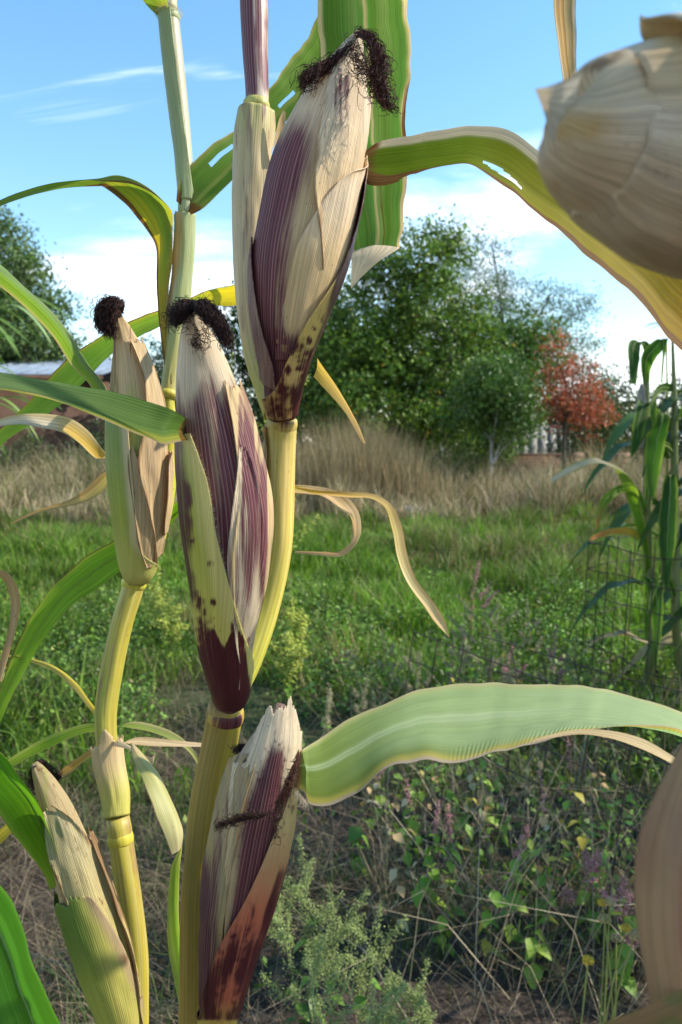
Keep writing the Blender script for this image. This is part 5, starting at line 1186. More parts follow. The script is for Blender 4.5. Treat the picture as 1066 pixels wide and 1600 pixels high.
leaf_part('leaf', [(178, 1168, 178, 1158, .66, .66), (215, 1152, 215, 1164, .67, .665), (262, 1155, 262, 1166, .68, .675), (310, 1160, 310, 1167, .69, .685), (362, 1163, 362, 1169, .70, .70), (400, 1172, 400, 1175, .71, .71)],
          blade_fn([(0, (.56, .42, .24)), (1, (.60, .47, .3))], (.5, .36, .2), .3, .2), M['dry'], pB, 10, 50, .25)
leaf_part('leaf', [(176, 1140, 176, 1150, .69, .685), (140, 1130, 140, 1144, .70, .69), (95, 1142, 100, 1157, .70, .69), (55, 1160, 64, 1175, .70, .69), (15, 1185, 22, 1198, .69, .685), (-40, 1228, -34, 1236, .68, .68)],
          blade_fn([(0, (.25, .33, .05)), (.5, (.20, .32, .03)), (1, (.28, .36, .05))], (.36, .38, .1), .16, .3), M['leaf'], pB, 12, 60, .22)
leaf_part('leaf', [(174, 1142, 174, 1132, .69, .695), (205, 1128, 205, 1138, .70, .695), (240, 1132, 238, 1144, .71, .70), (275, 1146, 270, 1157, .715, .705), (300, 1168, 294, 1174, .72, .715), (318, 1198, 312, 1200, .725, .725)],
          blade_fn([(0, (.25, .33, .05)), (.5, (.28, .33, .09)), (1, (.42, .38, .14))], (.4, .36, .16), .2, .3), M['leaf'], pB, 12, 60, .22)
leaf_part('leaf', [(160, 1130, 166, 1124, .68, .68), (138, 1106, 144, 1100, .685, .68), (112, 1074, 118, 1066, .69, .685), (80, 1048, 84, 1040, .69, .69), (45, 1034, 47, 1028, .69, .69), (-20, 1022, -20, 1018, .69, .69)],
          blade_fn([(0, (.48, .38, .06)), (1, (.55, .48, .16))], (.48, .38, .14), .3, .2), M['leaf'], pB, 8, 60, .25)
# plant at the far left, mostly out of the picture
gC = np.array([-0.42, 0.66, 0.0])
pC = thing('maize_plant', gC, 'maize plant cut off by the left edge, dark green blade in the bottom corner', 'maize plant', 'maize plants in the near row')
Cs = Body([(-200, 1500, .58, 18), (-190, 1200, .58, 17), (-185, 900, .58, 16), (-180, 500, .59, 13), (-180, 200, .6, 9), (-175, -50, .62, 5)], [(gC[0], gC[1], -.02, .016), (gC[0] + .02, gC[1] - .03, .6, .0125)])
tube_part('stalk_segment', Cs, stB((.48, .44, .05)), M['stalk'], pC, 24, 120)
leaf_part('leaf', [(-190, 1300, -205, 1340, .57, .57), (-130, 1300, -150, 1380, .52, .52), (-60, 1330, -110, 1430, .47, .48), (0, 1382, -70, 1490, .44, .46), (28, 1430, -50, 1540, .425, .45), (50, 1500, -25, 1610, .415, .44), (104, 1595, 5, 1690, .41, .435), (150, 1690, 70, 1760, .41, .43), (160, 1850, 130, 1860, .42, .42)],
          blade_fn([(0, (.10, .22, .02)), (.5, (.07, .18, .02)), (1, (.09, .20, .02))], (.16, .28, .05), .08, .4, streak=((.10, .24, .03), .45, 7)), M['leaf'], pC, 24, 110, .14, .002, 7, 8, None, (1.8, .9), ribcol=(.26, .36, .12))
leaf_part('leaf', [(-190, 930, -180, 945, .58, .58), (-80, 890, -78, 905, .56, .56), (-20, 885, -24, 897, .55, .552), (12, 897, 2, 903, .548, .555), (27, 930, 16, 934, .55, .56), (24, 980, 14, 978, .552, .56), (12, 1030, 3, 1022, .555, .56), (2, 1068, -5, 1060, .56, .56)],
          blade_fn([(0, (.3, .3, .06)), (.3, (.42, .28, .10)), (1, (.46, .32, .18))], (.36, .22, .1), .3, .5), M['dry'], pC, 10, 80, .3)
leaf_part('leaf', [(-190, 1360, -190, 1375, .60, .60), (-90, 1330, -86, 1350, .61, .605), (-20, 1308, -14, 1330, .62, .612), (12, 1285, 18, 1302, .625, .62), (34, 1268, 36, 1276, .63, .628)],
          blade_fn([(0, (.3, .34, .05)), (.6, (.46, .42, .04)), (1, (.5, .4, .06))], (.46, .34, .06), .2, .4), M['leaf'], pC, 10, 50, .2)

# ------------------------------------------------------------------ near maize at the right with the big pale ear
gD = np.array([0.30, 0.36, 0.0])
pD = thing('maize_plant', gD, 'maize plant close to the lens at right, big pale dry husk leaning in', 'maize plant', 'maize plants in the near row')
def Pd(x, y, d): return P(x, y, d)
Ds = Body([(1790, 1700, .30, 48), (1780, 1100, .30, 46), (1760, 600, .30, 42), (1740, 0, .31, 34), (1730, -700, .33, 24), (1720, -1300, .36, 12)], [(gD[0], gD[1], -.02, .016), (gD[0], gD[1] - .03, .6, .0135)])
tube_part('stalk_segment', Ds, stB((.50, .42, .10)), M['stalk'], pD, 30, 160)
def fnD(px, py, th, u, v):
    b = lerp(np.broadcast_to(np.array([.60, .46, .28]), u.shape + (3,)), (.54, .34, .12), .9*ss(.42, .72, vn(px/130 + 2, py/110, 3)))
    b = lerp(b, (.64, .53, .38), .7*ss(.5, .8, vn(px/90, py/60, 8)))
    return b, .25*blob(px, py, 868, 280, 14, 70) + .0*u, .26*vn(px/40, py/25, 5) + .7*blob(px, py, 940, 100, 40, 9, -20) + .35*blob(px, py, 1040, 250, 60, 40), 0*u
D1 = Body([(1770, 520, .30, 40), (1600, 440, .285, 86), (1450, 380, .268, 130), (1330, 320, .252, 158), (1180, 268, .236, 170), (1066, 240, .224, 163), (990, 224, .217, 144), (938, 212, .212, 116), (906, 206, .209, 94), (888, 200, .208, 74), (876, 191, .208, 44), (870, 184, .208, 12)])
d1 = part_empty(thing('ear', (0, 0, 0), None, None), pD)
tube_part('inner_husk', D1, fnD, M['husk'], d1, 96, 160, 0, 1, .0028, 5)
wrap_part('husk_leaf', D1, [(.30, 20, 150, 2.0), (.5, 30, 150, 2.6), (.66, 38, 150, 3.0), (.78, 42, 140, 3.6), (.86, 40, 130, 4.4), (.91, 60, 110, 5.0)],
          lambda px, py, th, u, v: (np.broadcast_to(np.array([.58, .50, .36]), u.shape + (3,)), 0*u, .6*ss(.12, .0, u) + .2*vn(px/30, py/30, 3), 0*u), M['husk'], d1, 50, 80, .002, .001, 5, fray=False)
wrap_part('husk_leaf', D1, [(.2, -160, 45, 1.0), (.45, -150, 45, 1.4), (.65, -140, 42, 1.8), (.8, -130, 45, 2.0), (.9, -120, 60, 1.6), (.955, -90, 70, 1.0)],
          fnD, M['husk'], d1, 60, 110, .0006, .0012, 9, fray=False)
leaf_part('husk_leaf', [(905, 118, 872, 262, .200, .204), (880, 128, 864, 232, .1985, .202), (860, 136, 858, 205, .1985, .202), (847, 138, 852, 178, .200, .202), (836, 139, 839, 146, .202, .202)],
          lambda px, py, th, u, v: (np.broadcast_to(np.array([.50, .42, .30]), u.shape + (3,)), .2*edgy(u, .2), .5*edgy(u, .14)*vn(px/5, py/5, 3) + .15, 0*u), M['husk'], d1, 16, 40, -.06, .0003, 60)
leaf_part('husk_leaf', [(872, 222, 880, 300, .222, .222), (856, 236, 864, 292, .222, .222), (846, 252, 852, 284, .224, .224), (843, 264, 845, 274, .225, .225)],
          lambda px, py, th, u, v: (np.broadcast_to(np.array([.52, .42, .24]), u.shape + (3,)), 0*u, .2*edgy(u, .2), 0*u), M['husk'], d1, 12, 20, .2)
D2 = Body([(1780, 2100, .30, 30), (1500, 1980, .26, 50), (1250, 1800, .225, 80), (1135, 1620, .21, 96), (1104, 1480, .205, 98), (1100, 1350, .203, 94), (1110, 1240, .203, 72), (1122, 1160, .204, 40), (1128, 1120, .205, 12)])
d2 = part_empty(thing('ear', (0, 0, 0), None, None), pD)
def fnD2(px, py, th, u, v):
    b = lerp(np.broadcast_to(np.array([.31, .17, .095]), u.shape + (3,)), (.38, .24, .12), ss(.4, .8, vn(px/40, py/120, 3)))
    return b, .25*blob(px, py, 1060, 1360, 8, 8), .3*vn(px/30, py/60, 4), 0*u
tube_part('inner_husk', D2, fnD2, M['husk'], d2, 70, 140, 0, 1, .0024, 8)
leaf_part('sheath', [(1180, 1480, 1220, 1620, .20, .20), (1100, 1530, 1120, 1650, .195, .20), (1050, 1550, 1060, 1670, .193, .20), (1000, 1572, 1010, 1680, .193, .20), (960, 1588, 975, 1690, .195, .20), (928, 1604, 940, 1700, .197, .20), (890, 1640, 900, 1710, .20, .20)],
          lambda px, py, th, u, v: (lerp(np.broadcast_to(np.array([.22, .12, .045]), u.shape + (3,)), (.14, .12, .03), ss(.3, .7, vn(px/30, py/20, 3))), 0*u, .35*vn(px/20, py/20, 6), 0*u), M['sheath'], d2, 20, 60, -.15)
leaf_part('leaf', [(1730, -560, 1745, -530, .33, .33), (1400, -560, 1410, -500, .37, .37), (1100, -480, 1120, -400, .40, .40), (930, -300, 980, -270, .42, .42), (866, -60, 908, -60, .43, .425), (864, 0, 901, 0, .43, .425), (872, 70, 902, 70, .43, .425), (880, 130, 901, 130, .43, .43), (886, 200, 896, 200, .43, .43), (890, 260, 892, 260, .43, .43)],
          blade_fn([(0, (.40, .36, .08)), (.5, (.5, .38, .14)), (.8, (.54, .38, .17)), (1, (.5, .36, .2))], (.60, .52, .40), .12, .2, streak=((.38, .24, .10), .5, 9), seed=4), M['dry'], pD, 16, 110, -.2)
# ------------------------------------------------------------------ maize in the wire cage at the right
def far_maize(label, gx_, gy_, stalk, leaves, rs=11):
    root = thing('maize_plant', (gx_, gy_, 0), label, 'maize plant', 'maize plants in the wire cage')
    st = [(x, y, d, r) for x, y, d, r in stalk]
    b = Body(st, [(gx_, gy_, -.02, .018)])
    tube_part('stalk', b, stB((.13, .16, .04), .6), M['stalk'], root, 14, 60)
    for i, (rows, cen, br) in enumerate(leaves):
        leaf_part('leaf', rows, blade_fn(cen, (.24, .30, .06), .14, br, seed=i), M['leaf'], root, 12, 46, .16, .004, 4, i, None, (4, .8) if br < .5 else None)
    return root
gr = [(0, (.07, .15, .02)), (.5, (.06, .14, .02)), (1, (.10, .19, .03))]
dk = [(0, (.04, .10, .02)), (1, (.05, .11, .025))]
m1 = far_maize('caged maize plant at right with arching leaf and drooping dark top', 1.64, 4.35, [(1020, 1000, 4.33, 7), (1012, 880, 4.32, 7), (1012, 760, 4.3, 6.5), (1010, 640, 4.3, 5.5), (1012, 570, 4.3, 3.5), (1014, 540, 4.3, 1.5)], [
    ([(1008, 560, 1014, 575, 4.3, 4.3), (1000, 536, 1016, 540, 4.25, 4.25), (985, 532, 1004, 534, 4.2, 4.22), (983, 560, 1000, 562, 4.15, 4.2), (986, 600, 994, 600, 4.15, 4.18)], dk, .2),
    ([(1014, 600, 1006, 610, 4.3, 4.3), (1020, 570, 1002, 560, 4.2, 4.2), (1038, 545, 1012, 540, 4.15, 4.2), (1044, 528, 1030, 530, 4.15, 4.18), (1040, 560, 1034, 556, 4.12, 4.15), (1036, 600, 1034, 598, 4.1, 4.12)], gr, .2),
    ([(1010, 640, 1004, 650, 4.3, 4.3), (1000, 625, 1018, 628, 4.2, 4.2), (992, 650, 1012, 650, 4.1, 4.15), (986, 690, 1004, 690, 4.1, 4.1), (985, 715, 988, 715, 4.1, 4.1)], dk, .2),
    ([(1012, 700, 1006, 715, 4.3, 4.3), (1024, 660, 1014, 655, 4.2, 4.2), (1046, 648, 1030, 640, 4.1, 4.1), (1040, 690, 1012, 680, 4.0, 4.1), (1030, 740, 1008, 735, 4., 4.05), (1024, 778, 1014, 775, 4., 4.)], gr, .2),
    ([(1018, 890, 1010, 900, 4.3, 4.3), (1012, 840, 1002, 850, 4.2, 4.2), (1000, 780, 978, 775, 4.1, 4.1), (985, 748, 962, 735, 4.0, 4.0), (960, 732, 945, 722, 3.95, 3.95), (930, 724, 925, 715, 3.9, 3.9), (895, 738, 888, 728, 3.9, 3.9), (862, 754, 860, 748, 3.9, 3.9)], [(0, (.09, .17, .02)), (.45, (.16, .26, .03)), (.6, (.26, .28, .05)), (.68, (.42, .36, .24)), (1, (.5, .44, .34))], .5),
    ([(1012, 800, 1008, 810, 4.3, 4.3), (995, 762, 992, 775, 4.2, 4.2), (970, 757, 966, 772, 4.1, 4.1), (945, 772, 950, 790, 4.05, 4.05), (932, 800, 942, 810, 4.0, 4.0), (930, 828, 934, 826, 4.0, 4.0)], [(0, (.10, .19, .02)), (.7, (.14, .23, .03)), (1, (.36, .20, .07))], .4),
    ([(1014, 850, 1010, 858, 4.3, 4.3), (995, 828, 992, 840, 4.2, 4.2), (962, 824, 960, 836, 4.1, 4.1), (935, 832, 935, 842, 4.05, 4.05), (920, 842, 921, 846, 4., 4.)], [(0, (.20, .24, .03)), (.4, (.42, .28, .05)), (1, (.40, .17, .08))], .6),
    ([(1016, 940, 1010, 950, 4.3, 4.3), (1022, 900, 1004, 900, 4.2, 4.25), (1036, 920, 1014, 930, 4.1, 4.15), (1034, 980, 1018, 985, 4.05, 4.1), (1028, 1040, 1022, 1040, 4., 4.)], gr, .2)])
er = MB()
t_ = np.linspace(0, 1, 10)
er.tube(np.array([P(1000 + 3*q, 700 - 100*q, 4.22) for q in t_]), .03*np.sin(np.pi*np.clip(t_*.9 + .06, 0, 1))**.6, 10, (.34, .30, .24))
er.build('ear', M['straw'], m1)
m2 = far_maize('caged maize plant with dark stalk at the right edge', 1.88, 4.2, [(1058, 1000, 4.2, 7), (1056, 880, 4.2, 7), (1054, 760, 4.2, 6), (1054, 640, 4.2, 5), (1052, 560, 4.2, 3), (1050, 500, 4.2, 1.5)], [
    ([(1056, 800, 1050, 810, 4.2, 4.2), (1056, 740, 1040, 740, 4.05, 4.1), (1060, 780, 1032, 790, 3.95, 4.0), (1056, 850, 1030, 850, 3.9, 3.95), (1048, 900, 1034, 900, 3.9, 3.92), (1042, 925, 1040, 925, 3.9, 3.9)], dk, .15),
    ([(1052, 700, 1050, 712, 4.2, 4.2), (1042, 690, 1034, 700, 4.15, 4.15), (1028, 700, 1020, 715, 4.1, 4.1), (1018, 740, 1008, 745, 4.05, 4.05), (1012, 790, 1008, 790, 4.05, 4.05)], gr, .2),
    ([(1054, 660, 1050, 670, 4.2, 4.2), (1070, 630, 1066, 650, 4.15, 4.15), (1100, 640, 1095, 665, 4.1, 4.1), (1125, 700, 1115, 710, 4.1, 4.1), (1130, 780, 1127, 780, 4.1, 4.1)], gr, .2),
    ([(1058, 940, 1054, 950, 4.2, 4.2), (1046, 900, 1040, 915, 4.1, 4.1), (1030, 905, 1022, 925, 4.05, 4.05), (1018, 950, 1008, 955, 4., 4.), (1012, 1000, 1008, 1000, 4., 4.)], gr, .3),
    ([(1052, 600, 1050, 612, 4.2, 4.2), (1040, 598, 1034, 612, 4.15, 4.15), (1025, 606, 1024, 622, 4.1, 4.1), (1016, 640, 1026, 636, 4.05, 4.05), (1022, 668, 1026, 662, 4.05, 4.05)], gr, .2)])
mb = MB()
for k in range(10):
    q = np.linspace(0, 1, 7)[:, None]; a = k*.66
    mb.tube(P(1050, 520, 4.2) + q*np.array([.06*math.cos(a), .06*math.sin(a), .16]) + q**2*np.array([.08*math.cos(a), .08*math.sin(a), -.12]), np.linspace(.004, .002, 7), 5, (.40, .34, .2))
mb.build('tassel', M['straw'], m2)
# maize standing outside the picture to the right; it shades the near weeds
r8 = np.random.default_rng(60)
def side_maize(x, y, h, label, seed, group='maize plants right of the path', dk_=1.0):
    r_ = np.random.default_rng(seed)
    root = thing('maize_plant', (x, y, 0), label, 'maize plant', group)
    t = np.linspace(0, 1, 14)
    mb = MB(); sp = np.stack([x + .03*np.sin(t*4 + seed), y + .03*np.cos(t*3 + seed), t*h - .02], 1)
    mb.tube(sp, np.linspace(.014, .005, 14), 8, (.34, .32, .08)); mb.build('stalk', M['straw'], root)
    for k in range(13):
        s_ = sp[2 + int(k*10.5/13)]; a = k*np.pi + r_.uniform(-.6, .6); L = r_.uniform(.55, .85)*(.85 if dk_ < 1 else 1)
        q = np.linspace(0, 1, 14)
        c = s_ + np.stack([np.cos(a)*q*L*.8, np.sin(a)*q*L*.8, L*(.75*q - 1.05*q**2)], 1)
        w = (.052 if dk_ < 1 else .045)*np.sin(np.pi*np.clip(q*.86 + .14, 0, 1))**.7
        sdv = np.array([-np.sin(a), np.cos(a), 0])
        v = np.stack([c - sdv*w[:, None], c - np.array([0, 0, .012]), c + sdv*w[:, None]], 1)
        v[:, 0, 2] += .01*np.sin(q*20 + k); v[:, 2, 2] += .01*np.sin(q*23)
        col = np.broadcast_to(np.array([.10, .19, .03])*dk_ if k > (1 if dk_ < 1 else 3) else np.array([.36, .28, .12]), (42, 3))
        link('leaf', mesh_np('leaf', v.reshape(-1, 3), [grid_faces(14, 3)], None, {'base': col}), M['foliage'], root)
    return root

side_maize(1.80, 4.5, 2.05, 'leafy caged maize plant behind the drooping one', 320, 'maize plants in the wire cage', .7)
side_maize(2.12, 4.15, 1.9, 'caged maize plant with low dark leaves at the right edge', 323, 'maize plants in the wire cage', .55)
side_maize(2.0, 4.35, 2.15, 'dark leafy caged maize plant cut by the right edge', 321, 'maize plants in the wire cage', .6)
# ------------------------------------------------------------------ wire mesh
def wire_run(root, a, b, z0, z1, step, zs, lean=(0, 0, 0), r=.0016):
    a = np.array(a, float); b = np.array(b, float); L = np.linalg.norm(b - a)
    ln = np.array(lean)
    for z in zs:
        q = np.linspace(0, 1, 9)[:, None]
        p = a + (b - a)*q
        pts = np.concatenate([p, np.full((9, 1), z)], 1) + ln*(z - z0)/(z1 - z0) + np.stack([0*q[:, 0], .006*np.sin(q[:, 0]*9 + z*30), .008*np.sin(q[:, 0]*7 + z*13)], 1)
        mb = MB(); mb.tube(pts, r, 5); mb.build('wire', M['wire'], root)
    for k in range(int(L/step) + 1):
        p = a + (b - a)*min(1, k*step/L)
        pts = np.array([[p[0], p[1], z0], [p[0], p[1], (z0 + z1)/2], [p[0], p[1], z1]]) + np.array([0*ln, ln*.5, ln])
        mb = MB(); mb.tube(pts, r, 5); mb.build('wire', M['wire'], root)
cage = thing('wire_cage', (1.9, 4.2, 0), 'rusty welded wire cage around the maize at right', 'wire cage')
zs = [.06, .2, .35, .5, .64, .78, .92]
poly = [(1.36, 4.5), (1.52, 3.85), (1.95, 3.55), (2.35, 3.95), (2.2, 4.6), (1.75, 4.85), (1.36, 4.5)]
for a, b in zip(poly[:-1], poly[1:]):
    wire_run(cage, a, b, 0.0, .93, .2, zs, (.03, -.02, 0), .0031)
pan = thing('mesh_fence', (.7, 2.6, 0), 'dark wire mesh panel sagging through the weeds below the pale leaf', 'wire fence')
wire_run(pan, (.22, 3.42), (1.22, 1.72), -.02, .66, .17, [.04, .16, .28, .40, .52, .64], (.10, .05, 0), .0028)
pan2 = thing('mesh_fence', (1.2, 3.0, 0), 'dark wire mesh panel behind the sagging one in the weeds', 'wire fence')
wire_run(pan2, (.75, 3.5), (1.6, 2.3), -.02, .62, .17, [.04, .18, .32, .46, .60], (-.12, .05, 0), .0026)

# ------------------------------------------------------------------ weeds
def leaf_mesh(name, L, W, col, tip=.5, mat='foliage', notch=0.0):
    """toothed, folded leaf blade lying along +x"""
    n = 7; t = np.linspace(0, 1, n)
    w = W*np.array([.02, .55, 1.0, .92, .66, .34, .01])
    z = -.25*L*t**2
    v = []
    for i in range(n):
        v += [(t[i]*L, -w[i], z[i] + .25*w[i]), (t[i]*L, 0, z[i]), (t[i]*L, w[i], z[i] + .25*w[i])]
    v = np.array(v)
    me = mesh_np(name, v, [grid_faces(n, 3)], None, {'base': np.broadcast_to(np.array(col), (len(v), 3))})
    me.materials.append(M[mat])
    return me
LM = {k: leaf_mesh('leaf', L, W, c) for k, (L, W, c) in {
    'green': (.040, .014, (.15, .28, .03)), 'lime': (.040, .015, (.25, .36, .045)), 'dark': (.045, .017, (.08, .17, .025)),
    'pale': (.034, .012, (.40, .36, .22)), 'tan': (.036, .013, (.48, .33, .15)), 'yellow': (.038, .014, (.42, .36, .05)), 'blue': (.05, .012, (.16, .25, .07))}.items()}
def octa(p, r):
    """p (n,3), r (n,) -> small eight-faced beads"""
    n = len(p)
    o = np.array([[1, 0, 0], [-1, 0, 0], [0, 1, 0], [0, -1, 0], [0, 0, 1], [0, 0, -1]], float)
    v = (p[:, None] + o[None]*r[:, None, None]).reshape(-1, 3)
    f = np.array([[0, 2, 4], [2, 1, 4], [1, 3, 4], [3, 0, 4], [2, 0, 5], [1, 2, 5], [3, 1, 5], [0, 3, 5]])
    return v, (f[None] + 6*np.arange(n)[:, None, None]).reshape(-1, 3)
def weed(name, label, cat, group, base, h, lean, seed, leaves=(), nleaf=8, spike=None, side=0, stem_c=(.12, .20, .05), stem_r=.0018, leaf_s=1.0, l0=.2, l1=.85):
    """upright weed; spike = (colour a, colour b, length fraction, bead radius, beads, spread)"""
    r_ = np.random.default_rng(seed)
    x, y = base; z = float(gh(x, y)) - .01
    root = thing(name, (x, y, z), label, cat, group)
    t = np.linspace(0, 1, 12)
    la = r_.uniform(0, 6.28)
    sp = np.stack([x + lean*h*t**1.6*math.cos(la) + .012*h*np.sin(t*7 + seed), y + lean*h*t**1.6*math.sin(la) + .012*h*np.cos(t*6 + seed), z + h*t], 1)
    mb = MB(); mb.tube(sp, np.linspace(stem_r*1.4, stem_r*.5, 12), 5, stem_c)
    tips = [(sp, 1.0)]
    for k in range(side):
        i = r_.integers(3, 9); a = r_.uniform(0, 6.28); L = h*r_.uniform(.22, .5)*(1.05 - t[i]*.6)
        q = np.linspace(0, 1, 8)[:, None]
        br = sp[i] + q*np.array([math.cos(a)*L*.55, math.sin(a)*L*.55, L*.85]) + q**2*np.array([math.cos(a), math.sin(a), -.6])*L*.12
        mb.tube(br, np.linspace(stem_r*.8, stem_r*.3, 8), 4, stem_c)
        tips.append((br, .6))
    mb.build('stem', M['foliage'], root)
    for k in range(nleaf):
        u = l0 + (l1 - l0)*(k + r_.random())/max(1, nleaf)
        i = int(u*11); a = k*2.4 + r_.uniform(-.5, .5)
        o = link('leaf', LM[leaves[r_.integers(len(leaves))]], None, root)
        o.location = sp[i]
        o.rotation_euler = (r_.uniform(-.4, .4), r_.uniform(.0, .9), a)
        s = leaf_s*r_.uniform(.6, 1.25)*(1.15 - .4*u)
        o.scale = (s, s, s)
    if spike:
        ca, cb, fl, br_, nb, spr = spike
        pts = []
        for path, wgt in tips:
            m = int(nb*wgt); q = 1 - fl*r_.random(m)**.9
            k = q*(len(path) - 1); i0 = np.clip(k.astype(int), 0, len(path) - 2); fr = (k - i0)[:, None]
            c = path[i0]*(1 - fr) + path[i0 + 1]*fr
            # beads sit in little side tufts
            tu = r_.integers(0, 22, m); dirs = norm(np.random.default_rng(seed + 5).normal(0, 1, (22, 3)) + np.array([0, 0, .5]))
            taper = (.35 + .65*np.clip((1 - q)/fl*2.2, 0, 1))[:, None]
            pts.append(c + dirs[tu]*spr*taper*r_.random(m)[:, None] + r_.normal(0, br_*1.1, (m, 3)))
        p = np.concatenate(pts)
        v, f = octa(p, br_*r_.uniform(.5, 1.3, len(p)))
        fcol = r_.random(len(p))[:, None]
        cc = (np.array(ca)*(1 - fcol) + np.array(cb)*fcol)*r_.uniform(.7, 1.25, (len(p), 1))
        s_ = link('seed_spike', mesh_np('seed_spike', v, [f], None, {'base': np.repeat(cc, 6, 0)}), M['petal'], root)
        s_['kind'] = 'stuff'
    return root
def top_h(x, ytop, base):
    """height that puts the top of a weed at pixel row ytop"""
    d = base[1]*math.cos(TILT)
    return max(.12, CAMZ + base[1]*(math.tan(math.atan((800 - ytop)/FPX) - TILT)))
def place(x, d):
    return ((x - 533)/FPX*d, d)
PINK = ((.36, .14, .15), (.50, .27, .26)); GREY = ((.20, .20, .09), (.36, .31, .19)); SEED = ((.19, .26, .06), (.34, .38, .14))
GW = 'broad-leaved weeds below the pale maize leaf'
for i, (x, yt, d, pal, nl, pink, lab) in enumerate([
    (596, 1215, 2.9, ('green', 'pale', 'lime'), 12, 0, 'leafy weed just under the brown base of the pale leaf'),
    (640, 1190, 2.7, ('green', 'green', 'lime'), 12, 0, 'green-leaved weed hanging below the wavy edge of the pale leaf'),
    (680, 1262, 2.35, ('lime', 'green'), 12, 1, 'pink-tipped weed above the dark bare soil'),
    (714, 1268, 2.3, ('lime', 'green', 'tan'), 13, 1, 'tall pink-spiked weed with yellow-green leaves left of the wire'),
    (735, 1180, 2.75, ('green', 'pale', 'tan'), 13, 0, 'weed with pale withered leaves under the middle of the pale leaf'),
    (765, 1170, 2.9, ('lime', 'tan', 'pale'), 12, 0, 'weed with cream withered leaves beside the nearest wire'),
    (806, 1300, 2.2, ('lime', 'green'), 13, 1, 'pink-spiked weed in front of the sagging wire mesh'),
    (838, 1290, 2.5, ('green', 'lime', 'dark'), 11, 1, 'thin pink weed behind the wire mesh'),
    (770, 1330, 2.15, ('lime', 'yellow', 'green'), 11, 0, 'low weed with yellowing leaves over bare soil'),
    (870, 1330, 2.3, ('green', 'lime'), 9, 0, 'small green weed left of the pink plumes'),
    (935, 1322, 2.25, ('green', 'lime'), 8, 2, 'bushy pink plume beside the blurred husk'),
    (990, 1372, 2.1, ('green', 'lime'), 8, 2, 'bushy pink plume touching the blurred husk edge'),
    (990, 1440, 2.05, ('green', 'lime', 'green'), 12, 0, 'green weed behind the yellow flower heads at right'),
    (560, 1250, 2.6, ('green', 'dark'), 10, 0, 'thin weed just right of the lowest ear'),
    (700, 1380, 2.2, ('lime', 'green'), 9, 0, 'small weed between the seeding clump and pink spikes'),
    (850, 1420, 2.1, ('lime', 'green'), 10, 0, 'weed with bright round leaves low in the wire shade')]):
    b = place(x, d); h = top_h(x, yt, b)
    sp = None
    if pink: sp = (*PINK, .30 if pink == 1 else .45, .0028, 150 if pink == 1 else 260, .012 if pink == 1 else .03)
    weed('broadleaf_weed', lab, 'weed', GW, b, h, .10, 100 + i, pal, nl, sp, 0 if pink < 2 else 4, leaf_s=1.55)
rw = np.random.default_rng(131)
for i in range(26):
    x = rw.uniform(560, 1000); d = rw.uniform(2.1, 3.3); b = place(x, d)
    weed('broadleaf_weed', 'thin sparse-leaved weed in the dark tangle under the pale maize leaf', 'weed', GW, b, rw.uniform(.30, .62), .18, 400 + i,
         (('green', 'lime', 'pale', 'tan'), ('lime', 'tan', 'pale'), ('yellow', 'green'))[i % 3], 8, ((*PINK, .25, .0026, 70, .010) if i % 4 == 0 else None), 0, stem_c=(.20, .19, .09), leaf_s=1.15, stem_r=.0015)
# dead bent stalks in the tangle
xy = np.stack([rw.uniform(.05, 1.6, 1200), rw.uniform(1.9, 4.4, 1200)], 1)
blades('dead_stalks', xy, rw.uniform(.15, .6, 1200), rw.uniform(.0018, .004, 1200), rw.uniform(.3, 1.6, 1200), varcol(1200, (.22, .17, .10), (.42, .35, .24), 132, .3), M['straw'], .5, 'bent dead stalks in the dark tangle under the pale leaf', 'dead stalks', seed=133)
# pale seeding clump in front
for i, (x, yt, d, lab) in enumerate([(488, 1262, 1.95, 'tallest stem of the pale seeding clump beside the lowest ear'), (520, 1330, 1.85, 'inner stem of the pale seeding clump'), (560, 1385, 1.8, 'dense stem in the middle of the pale seeding clump'), (462, 1370, 1.8, 'left stem of the pale seeding clump'),
                                   (600, 1470, 1.75, 'right-leaning stem of the pale seeding clump'), (510, 1440, 1.65, 'low front stem of the pale seeding clump'), (570, 1490, 1.62, 'lowest stem of the pale seeding clump at the bottom edge'), (640, 1470, 1.72, 'outermost right stem of the pale seeding clump'), (672, 1510, 1.8, 'lone pale seeding stem on the bare soil')]):
    b = place(x, d); h = top_h(x, yt, b)
    weed('seeding_weed', lab, 'weed', 'pale seeding weeds in the foreground', b, h, .14, 140 + i, ('dark', 'green', 'blue'), 9, (*SEED, .62, .0021, 330, .022), 9 if i < 7 else 4, stem_c=(.20, .25, .10), l0=.1, l1=.6, leaf_s=.95)
